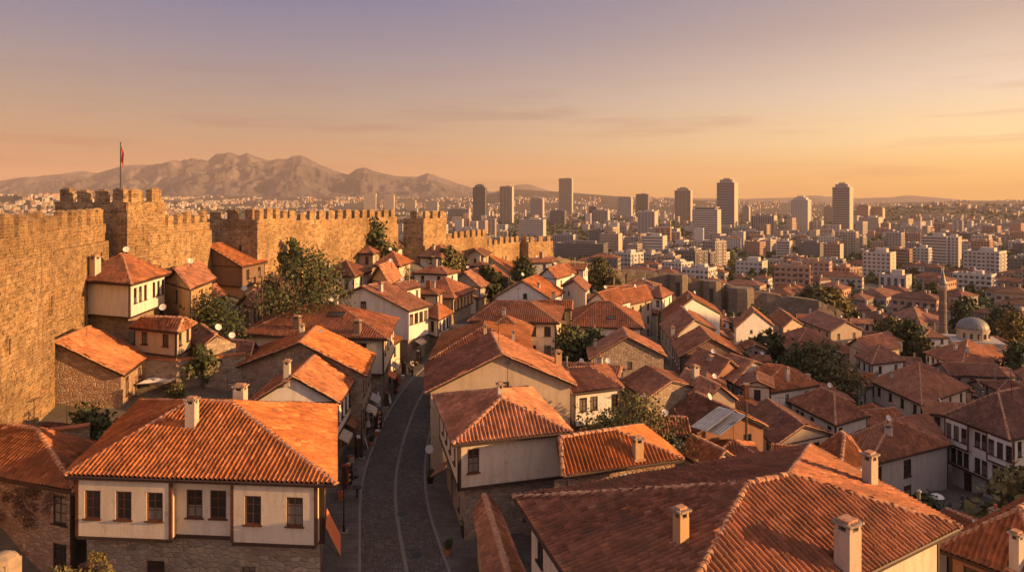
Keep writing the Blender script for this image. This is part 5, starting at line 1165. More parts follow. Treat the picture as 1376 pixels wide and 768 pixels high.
def proto_block(W_, Dp, nf, style, roof):
    mb, gl, bl, Ht = facade(W_, Dp, nf, style); parts = [('wall', mb), ('glazing', gl)]
    if bl:
        q = MB()
        for m_ in bl:
            for f, mi__ in zip(m_.f, m_.m): q.face([m_.v[i] for i in f], m_.mats[mi__])
        parts.append(('joined_balconies', q))  # whole balconies of the block, joined in one mesh
    rb = MB(); r_ = random.Random(W_ * 31 + nf)
    if roof == 'tiled':
        e = .6; z = Ht + .9; p = [Vector((-W_ / 2 - e, -Dp / 2 - e, z)), Vector((W_ / 2 + e, -Dp / 2 - e, z)), Vector((W_ / 2 + e, Dp / 2 + e, z)), Vector((-W_ / 2 - e, Dp / 2 + e, z))]; rz_ = z + Dp * .2; k = min(.45, Dp / W_ / 2)
        a, b = Vector((-W_ / 2 + W_ * k, 0, rz_)), Vector((W_ / 2 - W_ * k, 0, rz_))
        for f in ([p[0], p[1], b, a], [p[1], p[2], b], [p[2], p[3], a, b], [p[3], p[0], a]):
            X, q, uv, _, _ = facet(f, 3); rb.face(X, 'roof_tiles_1_3', uv[0])
        rb.face(p[::-1], 'concrete'); rb.cbox((W_ * .2, 0, z + .6), .9, .9, Dp * .2 + .4, 'chimney'); parts.append(('roof', rb))
    else:
        rb.cbox((W_ * .12, 0, Ht), min(5, W_ * .3), min(5, Dp * .45), 2.6, 'concrete'); rb.cbox((-W_ * .25, Dp * .1, Ht), 2.2, 1.8, 1.5, 'sheet_metal'); rb.cbox((-W_ * .1, -Dp * .2, Ht), 1.2, 2.2, 1.2, 'sheet_metal')
        rb.tube((W_ * .12, 0, Ht + 2.6), (W_ * .12, 0, Ht + 5), .12, .05, 4, 'iron'); [rb.cbox((W_ * r_.uniform(-.4, .4), Dp * r_.uniform(-.35, .35), Ht), r_.uniform(.8, 2), r_.uniform(.8, 2), r_.uniform(.7, 1.6), r_.choice(('sheet_metal', 'dish', 'concrete', 'grey'))) for _ in range(6)]; parts.append(('roof_plant', rb))
    out = []
    for nme, m in parts:
        o = m.build(nme); me = o.data; bpy.data.objects.remove(o); out.append((nme, me))
    return out, Ht
def put_block(parts, x, y, z, rz, mat, label, group, name='apartment_block', cat='building', s=(1, 1, 1)):
    T = thing(name, (x, y, z), label, cat, group, rz); T.scale = s
    for nme, me in parts:
        o = link(nme, me, T)
        for i, sl in enumerate(o.material_slots):
            if me.materials[i].name == 'concrete': sl.link = 'OBJECT'; sl.material = MATS[mat]
    return T
TW = [ # u0,u1,vtop,vbase,style,mat,label,crown
 (635, 655, 252, 301, 'dark', 'city_5', 'dark glass tower with a stepped top near the lower castle wall', 'step'), (671, 691, 251, 301, 'vert', 'city_1', 'slim ribbed tower with one sunlit flank, next to the dark stepped tower', 'flat'),
 (712, 732, 267, 297, 'grid', 'city_2', 'grey-brown gridded tower above the white gridded office', 'flat'), (697, 735, 295, 318, 'band', 'city_4', 'white gridded office block just behind the small orange tower', 'flat'),
 (750, 771, 240, 290, 'vert', 'city_2', 'tallest ribbed tower standing alone', 'flat'), (738, 762, 283, 302, 'dark', 'city_5', 'squat dark block at the foot of the tallest ribbed tower', 'flat'),
 (791, 803, 278, 300, 'dark', 'city_5', 'dark slim block attached to a ribbed grey office', 'flat'), (796, 820, 283, 304, 'vert', 'city_2', 'ribbed grey office with a dark slim block behind it', 'flat'),
 (829, 851, 266, 296, 'band', 'city_4', 'pale banded office tower with a thin flat cap', 'cap'), (854, 873, 261, 294, 'vert', 'city_5', 'dark brown tower topped by a short mast', 'mast'),
 (857, 884, 284, 315, 'vert', 'city_4', 'white block with two dark vertical slots', 'flat'), (870, 915, 307, 322, 'band', 'city_4', 'long low white podium beside the slotted white block', 'flat'), (906, 931, 256, 301, 'vert', 'city_1', 'tall ribbed tower with crenellated top and orange flank', 'step'),
 (930, 969, 282, 326, 'band', 'city_4', 'broad white tower with horizontal bands', 'cap'), (964, 991, 246, 312, 'band', 'city_2', 'highest banded skyscraper with a narrower top', 'step'),
 (1010, 1044, 290, 318, 'vert', 'city_2', 'wide ribbed hotel-like block east of the highest skyscraper', 'flat'), (998, 1008, 278, 300, 'grid', 'city_2', 'small dark distant tower behind the wide ribbed block', 'step'),
 (1064, 1089, 269, 317, 'grid', 'city_4', 'finely gridded tower with a sunlit strip on its flank', 'step'), (1120, 1145, 252, 316, 'band', 'city_2', 'slender dark-centred tower, highest of the eastern group', 'step'),
 (1090, 1122, 303, 316, 'band', 'city_1', 'low banded wing between the two eastern towers', 'flat'), (1108, 1120, 278, 300, 'grid', 'city_1', 'short tower peeping out behind the slender dark-centred tower', 'flat'), (1152, 1169, 277, 300, 'grid', 'city_3', 'pink-brown block with overhanging cap', 'cap'), (1172, 1188, 280, 300, 'grid', 'city_3', 'second pink-brown block with overhanging cap', 'cap'),
 (1156, 1184, 292, 315, 'band', 'city_4', 'white six-band office in front of the pink-brown blocks', 'flat'), (1184, 1196, 300, 316, 'band', 'city_1', 'cream annex of the white six-band office', 'flat'),
 (1241, 1276, 317, 357, 'band', 'city_4', 'large white slab block with long balconies', 'flat'), (1270, 1290, 318, 358, 'grid', 'city_4', 'sunlit end wing of the large white slab block', 'flat'), (1300, 1347, 334, 370, 'balc', 'city_4', 'wide white apartment building with rows of balconies', 'flat'), (1162, 1201, 337, 374, 'grid', 'city_4', 'white square apartment building with a plain flat roof north of the minaret', 'flat'),
 (1044, 1064, 324, 346, 'band', 'city_4', 'white-striped mid-rise with sunlit edge', 'flat'), (1075, 1106, 326, 346, 'grid', 'city_5', 'two-tone mid-rise, pale strip and dark glass', 'flat'), (1108, 1132, 328, 352, 'grid', 'city_3', 'reddish mid-rise block west of the large white slab', 'flat'), (1228, 1250, 332, 360, 'balc', 'city_4', 'narrow white apartment block beside the large slab', 'flat'),
 (862, 896, 317, 340, 'band', 'city_4', 'white office with one glowing orange end wall', 'flat'), (806, 836, 314, 336, 'grid', 'city_1', 'beige apartment block with bright end wall beyond the ruined wall', 'flat'), (743, 820, 327, 347, 'dark', 'city_5', 'long low dark hall with a pale roof line', 'flat'),
 (743, 776, 315, 328, 'vert', 'city_2', 'low ribbed institute building behind the long dark hall', 'flat'), (1184, 1222, 368, 392, 'vert', 'city_4', 'white-columned office with tall dark glazing', 'flat'), (990, 1030, 350, 373, 'grid', 'city_4', 'bright white building standing behind the ruined wall', 'flat'),
 (488, 507, 260, 287, 'grid', 'city_0', 'cream high-rise over the long castle wall, taller of the pair', 'flat'), (516, 531, 262, 287, 'grid', 'city_0', 'cream high-rise over the long castle wall, shorter of the pair', 'flat'), (276, 289, 270, 287, 'grid', 'city_4', 'white tower block catching the sun beyond the western walls', 'flat'), (262, 272, 269, 287, 'grid', 'city_0', 'cream slab beyond the western walls', 'flat'),
 (243, 256, 270, 287, 'grid', 'city_5', 'dark slab beyond the western walls', 'flat'), (545, 560, 269, 287, 'grid', 'city_1', 'beige block behind the corner tower', 'flat'), (572, 590, 271, 288, 'grid', 'city_2', 'greyish flat block behind the corner tower', 'flat'), (600, 634, 281, 299, 'dark', 'city_2', 'wide dark box building seen past the corner tower', 'flat'),
]
CF = []; LMC = {}
for (u0, u1, vt, vb, st, mt, lb, cr) in TW:
    z = -42; 
    for _ in range(4): D = (CZ - z) * F / (vb - VH); uc = (u0 + u1) / 2; z = plain(D * 1.0)
    x = (uc - U0) / F * D; z = TZ(x, D); Wt = (u1 - u0) * D / F; W_ = Wt / (1.16 if Wt < 90 else 1.05); Dp = min(W_ * .8, 24 if W_ > 40 else W_ * .8); Ht = (vb - vt) / F * D; fh = 3.2 if D < 900 else 3.6; nf = max(2, round(Ht / fh))
    mb, gl, bl, H0 = facade(W_, Dp, nf, st, Ht / nf, 3.0 if W_ < 40 else 4.2, 'city_0' if (st != 'balc' and mt != 'city_5') else None)  # cream flanks: sunlight put into the wall colour
    T = thing('tower_block' if Ht > 45 else 'office_block', (x, D, z), lb, 'building', 'tall buildings of the modern city', -math.atan2(x, D) - R(15))
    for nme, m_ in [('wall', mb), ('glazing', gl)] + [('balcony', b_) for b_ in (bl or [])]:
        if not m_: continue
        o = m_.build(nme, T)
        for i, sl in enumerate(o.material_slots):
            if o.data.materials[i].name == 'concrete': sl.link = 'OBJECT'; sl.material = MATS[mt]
    rb = MB()
    if cr == 'step': rb.cbox((0, 0, H0), W_ * .72, Dp * .72, Ht * .05 + 2, mt); rb.cbox((0, 0, H0 + Ht * .05 + 2), W_ * .4, Dp * .4, 3, mt)
    elif cr == 'cap': rb.cbox((0, 0, H0 + .9), W_ * .8, Dp * .8, 3, 'city_5'); rb.cbox((0, 0, H0 + 3.9), W_ * .9, Dp * .9, 1, mt)
    else: rb.cbox((W_ * .1, 0, H0), W_ * .4, Dp * .4, 3.5, mt); r2_ = MB(); r2_.cbox((-W_ * .28, 0, H0), W_ * .15, Dp * .2, 2.4, 'city_5'); r2_.build('plant_room', T)
    for q in range(3 if cr == 'step' else 1): rb.tube((W_ * (.1 - .12 * q), 0, H0 + 3), (W_ * (.1 - .12 * q), 0, H0 + Ht * .05 + (9 if cr != 'mast' else 18)), .35, .15, 4, 'iron')
    rb.build('roof_plant', T); CF.append((x, D, Wt * .62)); LMC[lb] = (x, D)
# the arch-shaped building
Da = 66 * F / (319 - VH); xa_, ya_ = qx(1221, Da); za = TZ(xa_, ya_); T = thing('arch_building', (xa_, ya_, za), 'arch-shaped grey office building with a square hole', 'building', None, -math.atan2(xa_, ya_) - R(8)); mb = MB(); w_, h_ = 19 * Da / F, 17 * Da / F
for bx in ((-w_ / 2, 0, w_ * .22, h_), (w_ * .28, 0, w_ * .22, h_)): mb.box((bx[0], -6, -4), (bx[2], 0, 0), (0, 12, 0), (0, 0, bx[3] + 4), 'city_2')
mb.box((-w_ * .28, -6, h_ * .78), (w_ * .56, 0, 0), (0, 12, 0), (0, 0, h_ * .22 - .01), 'city_2'); mb.box((-w_ * .28, -5.9, -4), (w_ * .56, 0, 0), (0, 11.8, 0), (0, 0, 4 + h_ * .1), 'city_2'); mb.build('wall', T)
gl = MB(); gl.box((-w_ * .26, -3, h_ * .1), (w_ * .52, 0, 0), (0, 6, 0), (0, 0, h_ * .3), 'city_glass'); gl.build('glazing', T); CF.append((xa_, ya_, w_ * .6))
PR = []
for (W_, Dp, nf, st, rf) in [(11, 10, 2, 'grid', 'tiled'), (14, 10, 2, 'grid', 'tiled'), (18, 11, 3, 'grid', 'tiled'), (13, 12, 3, 'grid', 'tiled'), (24, 12, 2, 'grid', 'tiled'), (16, 12, 4, 'balc', 'tiled'), (22, 14, 4, 'balc', 'flat'), (18, 14, 5, 'balc', 'flat'), (20, 13, 5, 'grid', 'tiled'), (15, 14, 6, 'balc', 'flat'), (26, 14, 5, 'grid', 'flat'), (30, 14, 4, 'band', 'flat'), (18, 15, 7, 'balc', 'flat'), (20, 16, 8, 'grid', 'flat'), (34, 15, 6, 'band', 'flat'), (16, 16, 9, 'balc', 'flat'), (28, 16, 3, 'vert', 'flat')]:
    PR.append((proto_block(W_, Dp, nf, st, rf), W_, Dp, nf, st, rf))
CN = {'city_0': 'cream', 'city_1': 'beige', 'city_2': 'grey', 'city_3': 'reddish', 'city_4': 'white', 'city_5': 'dark grey'}
NF = {2: 'two-storey', 3: 'three-storey', 4: 'four-storey', 5: 'five-storey', 6: 'six-storey', 7: 'seven-storey', 8: 'eight-storey', 9: 'nine-storey'}
BL = []; tries = 0
cells = []
while len(BL) < 240 and tries < 60000:
    tries += 1; y = 238 + (rng.random() ** 1.5) * 820; u = rng.uniform(585, 1480); x = (u - U0) / F * y
    if y < 262 and u < 1090: continue
    if x > 150 and y < 200: continue
    pool = PR[:5] if y < 340 else (PR[:8] if y < 460 else (PR[2:13] if y < 640 else PR[6:]))
    p = rng.choice(pool); r = math.hypot(p[1], p[2]) / 2
    if any((x - a) ** 2 + (y - b) ** 2 < ((r + c) * .86) ** 2 for a, b, c in CF): continue
    # keep the named towers in sight: nothing tall right before them
    Ht = p[3] * 3.05; z = TZ(x, y); vt = VH + (CZ - z - Ht) / y * F; hide = False
    for (u0, u1, t0, b0, *_r) in TW:
        Dt = 66 * F / (b0 - VH)
        if y < Dt and u0 - r * F / y < u < u1 + r * F / y and vt < b0 - 3 - (0 if b0 < 330 else 2): hide = True; break
    if hide: continue
    if y < 420: FOOT.append((x, y, r * .8))
    CF.append((x, y, r)); mt = rng.choice(('city_0', 'city_1', 'city_1', 'city_2', 'city_2', 'city_3', 'city_4', 'city_4', 'city_5'))
    T = put_block(p[0][0], x, y, z, -math.atan2(x, y) + R(-15 + rng.choice((0, 0, 0, 90, 8, -20)) + rng.uniform(-5, 5)), mt, 'x', 'lower blocks of the modern city', 'apartment_block' if p[3] > 3 else 'city_house', 'building', (rng.uniform(.82, 1.15), rng.uniform(.82, 1.2), rng.uniform(.92, 1.12)))
    BL.append((T, '%s %s %s' % (CN[mt], NF[p[3]], 'building with tiled roof' if p[5] == 'tiled' else ('block with balconies' if p[4] == 'balc' else 'flat-roofed block')), x, y))
SHORT = {'the dark stepped tower': 0, 'the white gridded office': 3, 'the tallest ribbed tower': 4, 'the pale banded tower': 8, 'the slotted white block': 10, 'the crenellated ribbed tower': 12, 'the broad white banded tower': 13, 'the highest skyscraper': 14, 'the wide ribbed block': 15, 'the finely gridded tower': 17, 'the slender dark-centred tower': 18, 'the six-band office': 23,
         'the large white slab': 25, 'the balconied white building': 27, 'the square white apartment building': 28, 'the white-striped mid-rise': 29, 'the reddish mid-rise': 31, 'the office with the glowing end': 33, 'the long dark hall': 35, 'the white-columned office': 37, 'the bright building by the ruined wall': 38}
tl = list(LMC.values()); LM2 = {k: tl[i] for k, i in SHORT.items()}; LM2['the minaret'] = (mi_.x, mi_.y); LM2['the domed mosque'] = (mc.x, mc.y); LM2['the arch-shaped office'] = (xa_, ya_)
name_all(BL, LM2); print('blocks', len(BL), tries)
# trees between the blocks
TP = [tree_meshes(8, 8, m, 420, .75, 300 + i) for i, m in enumerate(('leaf_dark', 'leaf_olive', 'leaf_dark', 'leaf_yellow'))]; TN = ['dark green', 'olive green', 'deep green', 'yellowish']
CT = []; t = 0
while len(CT) < 285 and t < 40000:
    t += 1; y = 235 + (rng.random() ** 1.4) * 560; u = rng.uniform(590, 1450); x = (u - U0) / F * y
    if y < 258 and u < 1060: continue
    if any((x - a) ** 2 + (y - b) ** 2 < ((3 + c * .8)) ** 2 for a, b, c in CF): continue
    k = rng.choice((0, 0, 1, 2, 2, 3)); s = rng.uniform(.6, 1.45); z = TZ(x, y); T = plant_tree(x, y, z, TP[k], 'x', s, rng.uniform(0, 6), 'trees between the city buildings')
    CT.append((T, '%s %s tree' % ('tall' if s > 1.1 else ('small' if s < .8 else 'round'), TN[k]), x, y)); CF.append((x, y, 2.2 * s))
# small trees and shrubs in the gaps of the old quarter
QT = []
for _ in range(2500):
    y = rng.uniform(60, 215); x = rng.uniform(-30, 150)
    if len(QT) > 44: break
    if not free(x, y, 1.4, 1.0) or (U0 + x / y * F) > 1420: continue
    xl = np.interp(y, _kl[:, 1], _kl[:, 0]); xr = np.interp(y, _kr[:, 1], _kr[:, 0])
    if xl - 3 < x < xr + 4 or x < np.interp(y, [58, 101, 116, 149, 160, 197], [-34, -38, -32, -17, -11, 5]) + 4: continue
    xa2 = np.interp(y, [p[1] for p in AL], [p[0] for p in AL])
    if (82 < y < 152 and abs(x - xa2) < 3.5) or math.hypot(x - 43, y - 67) < 9 or y > 215: continue
    k = rng.choice((0, 0, 1, 2)); s = rng.uniform(.4, .7)
    T = plant_tree(x, y, TZ(x, y), TP[k], 'x', s, rng.uniform(0, 6)); FOOT.append((x, y, 2)); QT.append((T, '%s garden tree' % TN[k], x, y))
name_all(CT + [], LM2); name_all(QT, LM)
# ------------------------------------------------------------------ far city and woods: beyond counting
def boxes(name, items):
    C = ['city_0', 'city_1', 'city_2', 'city_4', 'city_3']; v = []; f = []; m = []
    for x, y, z, w_, d_, h_, a, c in items:
        ca, sa = math.cos(a), math.sin(a); i = len(v)
        for zz in (z - 3, z + h_):
            for p, q in ((-w_, -d_), (w_, -d_), (w_, d_), (-w_, d_)): v.append((x + (ca * p - sa * q) / 2, y + (sa * p + ca * q) / 2, zz))
        f += [(i + 4, i + 5, i + 6, i + 7)] + [(i + k, i + (k + 1) % 4, i + 4 + (k + 1) % 4, i + 4 + k) for k in range(4)]; m += [5] + [c] * 4
        if w_ > 9 and y < 2600:   # rows of windows, cut as shallow bands
            nf = int(h_ / 3.2)
            for k in range(nf):
                for s_ in (0, 1):
                    a0, a1 = i + s_, i + (s_ + 1) % 4; p0, p1 = Vector(v[a0]), Vector(v[a1]); dd = (p1 - p0); no = Vector((dd.y, -dd.x, 0)).normalized() * .05; L = dd.length; nn = max(2, int(L / 6)); j = len(v)
                    for b in range(nn):
                        q0 = p0 + dd * ((b + .2) / nn) + no; q1 = p0 + dd * ((b + .8) / nn) + no; zz = z + k * 3.2 + 1; j = len(v)
                        v += [(q0.x, q0.y, zz), (q1.x, q1.y, zz), (q1.x, q1.y, zz + 1.5), (q0.x, q0.y, zz + 1.5)]; f.append((j, j + 1, j + 2, j + 3)); m.append(6)
    me = bpy.data.meshes.new(name); me.from_pydata(v, [], f)
    for k in C + ['city_5', 'city_glass']: me.materials.append(MATS[k])
    me.polygons.foreach_set('material_index', m); o = link(name, me); o['kind'] = 'stuff'; return o
items = []
for _ in range(5200):
    y = 1000 + rng.random() ** 1.5 * 2800; u = rng.uniform(-60, 1480); x = (u - U0) / F * y
    if mn.noise(Vector((x * .004, y * .0025, 2))) < .06: continue
    if y < 1500 and any((x - a) ** 2 + (y - b) ** 2 < (c + 8) ** 2 for a, b, c in CF): continue
    hi = rng.random(); h_ = rng.choice((7, 9, 12, 15, 18)) if hi < .9 else rng.uniform(22, 40)
    items.append((x, y, TZ(x, y) if y < 1600 else plain(y), rng.uniform(10, 26), rng.uniform(9, 15), h_, -math.atan2(x, y) + R(-15 + rng.choice((0, 90)) + rng.uniform(-12, 12)), rng.randrange(5)))
def on_range(V, nu, nd, n, dmin, dmax, lo, hi, test):
    k = 0
    while k < n:
        i = rng.randrange(nu - 1); j = rng.randrange(nd - 1); a, b = V[j * nu + i], V[(j + 1) * nu + i + 1]; fx = rng.random(); fy = rng.random()
        x = a[0] + (b[0] - a[0]) * fx; y = a[1] + (b[1] - a[1]) * fy; z = (a[2] + V[(j) * nu + i + 1][2] + V[(j + 1) * nu + i][2] + b[2]) / 4
        k += 1
        if not (dmin < y < dmax) or z < lo or z > hi: continue
        u = U0 + x / y * F
        if mn.noise(Vector((x * .0035, y * .0022, 4))) < test(u): continue
        items.append((x, y, z - 2, rng.uniform(9, 20), rng.uniform(9, 14), rng.choice((8, 11, 14, 18)), -math.atan2(x, y) + R(-17 + rng.uniform(-25, 25)), rng.randrange(5)))
on_range(HV, hnu, hnd, 26000, 3600, 5600, -44, 60, lambda u: .02 if u < 1050 else .12)
on_range(HV2, h2nu, h2nd, 9000, 1900, 2950, -44, 60, lambda u: (-.15 if u < 260 else .2) if u < 600 else .1)
print('far', len(items)); boxes('distant_city', items)
V = []; 
cl_ = np.array([(x, y) for x, y, _ in CF])
r = np.random.RandomState(5); P0 = []
for _ in range(13000):
    y = 330 + r.rand() ** 1.25 * 2500; u = r.uniform(-40, 1480); x = (u - U0) / F * y
    if mn.noise(Vector((x * .007, y * .004, 9))) < (-.22 if y > 700 else -.1): continue
    if y < 1100 and any((x - a) ** 2 + (y - b) ** 2 < (c + 1) ** 2 for a, b, c in CF): continue
    P0.append((x, y, TZ(x, y) if y < 1600 else plain(y), r.uniform(3.5, 6.5)))
for _ in range(5200):
    i = r.randint(h2nu - 1); j = r.randint(4, h2nd - 1); a = HV2[j * h2nu + i]; b = HV2[(j + 1) * h2nu + i + 1] if (j + 1) < h2nd else a
    q = r.rand(); P0.append((a[0] + (b[0] - a[0]) * q, a[1] + (b[1] - a[1]) * r.rand(), a[2], r.uniform(5, 9)))
P0 = np.array(P0); n = len(P0); per = 16
k = np.repeat(np.arange(n), per); dr = r.normal(size=(n * per, 3)); dr /= np.linalg.norm(dr, axis=1)[:, None]; dr[:, 2] = np.abs(dr[:, 2]) * .9
c = P0[k, :3] + dr * P0[k, 3:4] * (.6 + .4 * r.rand(n * per))[:, None]; a = np.cross(dr, r.normal(size=(n * per, 3))); a /= np.linalg.norm(a, axis=1)[:, None]; b = np.cross(a, dr); s = P0[k, 3:4] * .55
Vv = np.stack([c - a * s, c - b * s, c + a * s, c + b * s], 1).reshape(-1, 3); me = bpy.data.meshes.new('woodland'); m_ = n * per
me.vertices.add(4 * m_); me.vertices.foreach_set('co', Vv.astype(np.float32).ravel()); me.loops.add(4 * m_); me.loops.foreach_set('vertex_index', np.arange(4 * m_, dtype=np.int32)); me.polygons.add(m_)
me.polygons.foreach_set('loop_start', np.arange(0, 4 * m_, 4, dtype=np.int32)); me.polygons.foreach_set('loop_total', np.full(m_, 4, dtype=np.int32)); me.materials.append(MATS['leaf_dark']); me.update(calc_edges=True); o = link('woodland', me); o['kind'] = 'stuff'

# ------------------------------------------------------------------ things in the street and yards
lamp_labels = ['black street lamp with a curved arm on the pavement beside the large cream corner house', 'black street lamp by the orange-roofed shop house', 'black street lamp at the street bend below the wide hipped house']
def lamp_parts(T, ht=4.1):
    mb = MB(); mb.tube((0, 0, 0), (0, 0, .5), .11, .08, 8, 'iron'); mb.tube((0, 0, .5), (0, 0, ht), .05, .04, 8, 'iron'); mb.build('pole', T)
    mb = MB(); pr = None
    for i in range(6):
        a = math.pi * i / 6; q = Vector((.45 - .45 * math.cos(a) * 1, 0, ht + .2 * math.sin(a))); 
        if pr is not None: mb.tube(pr, q, .03, .03, 5, 'iron')
        pr = q
    mb.build('arm', T); mb = MB(); mb.lathe((.86, 0, ht - .38), [(0, 0), (.12, .02), (.2, .22), (.09, .36), (0, .42)], 8, 'iron'); mb.build('lamp_head', T)
    mb = MB(); mb.box((-.3, -.3, -.0), (.6, 0, 0), (0, .6, 0), (0, 0, .05), 'kerb'); mb.build('base', T)
for (u, v), lb in zip(((462, 714), (486, 615), (531, 530)), lamp_labels):
    p = P(u, v, .15); T = thing('street_lamp', p, lb, 'street lamp', 'street lamps along the cobbled street'); lamp_parts(T)
p = P(485, 667, .15); p.x -= .3; T = thing('bollard', p, 'short dark post with a wide round head at the kerb', 'bollard'); mb = MB(); mb.lathe((0, 0, 0), [(.12, 0), (.07, .1), (.06, .7)], 8, 'iron'); mb.build('post', T); mb = MB(); mb.lathe((0, 0, .7), [(.06, 0), (.38, .03), (.38, .1), (0, .14)], 14, 'iron'); mb.build('head', T)
def bike(p, rz, label, m):
    T = thing('motor_scooter', p, label, 'scooter', 'scooters parked by the shop fronts', rz)
    for y in (-.62, .62):
        mb = MB(); n = 14
        for i in range(n):
            a0, a1 = 2 * math.pi * i / n, 2 * math.pi * (i + 1) / n; c = lambda a, r_, x: (x, y + r_ * math.cos(a), .28 + r_ * math.sin(a))
            mb.face([c(a0, .28, -.06), c(a1, .28, -.06), c(a1, .28, .06), c(a0, .28, .06)], 'black'); mb.face([c(a0, .12, .06), c(a0, .28, .06), c(a1, .28, .06), c(a1, .12, .06)], 'black'); mb.face([c(a0, .12, -.06), c(a1, .12, -.06), c(a1, .28, -.06), c(a0, .28, -.06)], 'black')
        mb.build('wheel', T)
    mb = MB(); mb.box((-.16, -.75, .4), (.32, 0, 0), (0, .75, .0), (0, 0, .28), m); mb.box((-.13, 0, .3), (.26, 0, 0), (0, .4, 0), (0, 0, .1), m); mb.box((-.2, .4, .35), (.4, 0, 0), (0, .1, 0), (0, .08, .5), m); mb.tube((0, .55, .3), (0, .42, .95), .04, .04, 6, 'iron'); mb.build('body', T)
    mb = MB(); mb.box((-.14, -.72, .7), (.28, 0, 0), (0, .65, 0), (0, 0, .1), 'black'); mb.build('seat', T); mb = MB(); mb.tube((-.32, .4, 1.0), (.32, .4, 1.0), .025, .025, 6, 'iron'); mb.tube((0, .44, .9), (0, .4, 1.0), .03, .03, 6, 'iron'); mb.build('handlebar', T)
    mb = MB(); mb.lathe((0, .52, .85), [(0, -.08), (.09, 0), (0, .08)], 8, 'dish'); mb.build('headlight', T)
bike(P(529, 516, .15), R(80), 'dark scooter standing side-on at the kerb by the street bend', 'iron'); bike(P(554, 494, .15), R(15), 'pale shiny scooter parked before the white shop', 'white_paint'); bike(P(552, 503, .15), R(25), 'black scooter just in front of the pale one', 'black')
def awning(p, rz, w_, dep, mat, label, drop=.8, posts=False):
    T = thing('awning', p, label, 'awning', 'awnings over the shop fronts', rz); mb = MB()
    a = [Vector((-w_ / 2, 0, 0)), Vector((w_ / 2, 0, 0)), Vector((w_ / 2, -dep, -drop)), Vector((-w_ / 2, -dep, -drop))]; t = Vector((0, 0, .03))
    mb.face([x + t for x in (a[3], a[2], a[1], a[0])], mat); mb.face([a[0], a[1], a[2], a[3]], mat)
    for i in range(4): mb.face([a[i], a[(i + 1) % 4], a[(i + 1) % 4] + t, a[i] + t], mat)
    for i in range(int(w_ / .3)):
        x0 = -w_ / 2 + i * .3; mb.face([(x0, -dep, -drop), (x0, -dep, -drop - .22), (x0 + .27, -dep, -drop - .22), (x0 + .27, -dep, -drop)][::-1], mat)
    mb.build('cloth', T); mb = MB()
    for s_ in (-w_ / 2 + .03, w_ / 2 - .03): mb.tube((s_, 0, -.9), (s_, -dep + .05, -drop - .02), .02, .02, 5, 'iron'); mb.tube((s_, 0, -.02), (s_, -dep, -drop - .02), .02, .02, 5, 'iron')
    mb.build('frame', T); return T
p = P(440, 694, 4.1); awning(Vector((-10.75, 38.8, 4.75)), R(104), 2.4, .8, 'orange_cloth', 'bright orange awning on the flank of the large cream corner house', 1.7)
for i, (x, y, rz, m, lb) in enumerate([(-14.9, 58, 93, 'beige', 'off-white awning closest to the large cream corner house, on the shop house'), (-15.15, 61.6, 93, 'rusty_sheet', 'brown awning at the far end of the orange-roofed shop house'), (-14.1, 65.2, 96, 'beige', 'off-white awning under the metal-sheeted stone gable house'), (-14.5, 69, 96, 'grey', 'grey awning under the metal-sheeted stone gable house'), (-14.5, 78.5, 94, 'orange_cloth', 'faded orange awning under the wide hipped house'), (-14.9, 83, 94, 'beige', 'pale awning at the far end of the wide hipped house'), (-13.7, 97.5, 76, 'beige', 'white awning under the white gable house'), (-5.0, 50.8, -101, 'rusty_sheet', 'dark red awning on the street side of the cream hipped house')]):
    awning(Vector((x, y, 3.1)), R(rz), 2.4, .9, m, lb, .5)
def parasol(p, label, ht=2.6):
    T = thing('parasol', p, label, 'parasol', 'folded parasols along the street'); mb = MB(); mb.tube((0, 0, 0), (0, 0, ht), .03, .03, 6, 'iron'); mb.lathe((0, 0, 0), [(.28, 0), (.28, .08), (0, .1)], 10, 'kerb'); mb.build('pole', T)
    mb = MB(); n = 16
    for (r0, z0), (r1, z1) in zip([(.24, 1.0), (.2, 1.25), (.12, 1.7), (.09, 2.3)], [(.2, 1.25), (.12, 1.7), (.09, 2.3), (0.0, ht + .05)]):
        for i in range(n):
            f = lambda r_, z_, k: Vector((r_ * (1 + .3 * (k % 2)) * math.cos(2 * math.pi * k / n), r_ * (1 + .3 * (k % 2)) * math.sin(2 * math.pi * k / n), z_)); q = [f(r0, z0, i), f(r0, z0, (i + 1) % n), f(r1, z1, (i + 1) % n), f(r1, z1, i)]; mb.face(q[:3] if r1 == 0 else q, 'dish')
    mb.build('canopy', T)
for (u, v), lb in zip(((503, 560), (478, 580), (508, 545), (494, 574)), ('folded white parasol farther up, at the stone gable house', 'folded white parasol closest to the orange-roofed shop house', 'farthest folded white parasol, near the street bend', 'folded white parasol standing by the kerb between two others')):
    p = P(u, v + 12, .15); parasol(p, lb)
def planter(p, label, w_=.5, m='terracotta', s=1):
    T = thing('planter', p, label, 'planter', 'planters on the pavement'); mb = MB(); mb.lathe((0, 0, 0), [(0, 0), (w_ * .35, 0), (w_ * .5, w_ * .8), (w_ * .42, w_ * .8), (0, w_ * .7)], 12, m); mb.build('pot', T)
    me = leaf_cloud('foliage', [(0, 0, w_ * 1.2, w_ * .55 * s), (.1, .05, w_ * 1.6, w_ * .35 * s)], 160, .14, 'leaf_dark', 7); link('foliage', me, T)
planter(P(602, 745, .15), 'reddish planter tub on the pavement by the kerb', .55); planter(P(626, 720, .15), 'dark planter box against the gatehouse wall', .8, 'black'); planter(P(578, 648, .15), 'dark planter with a small shrub at the bend kerb', .6, 'iron'); planter(P(499, 598, .15), 'green planter in front of the shop house', .5)
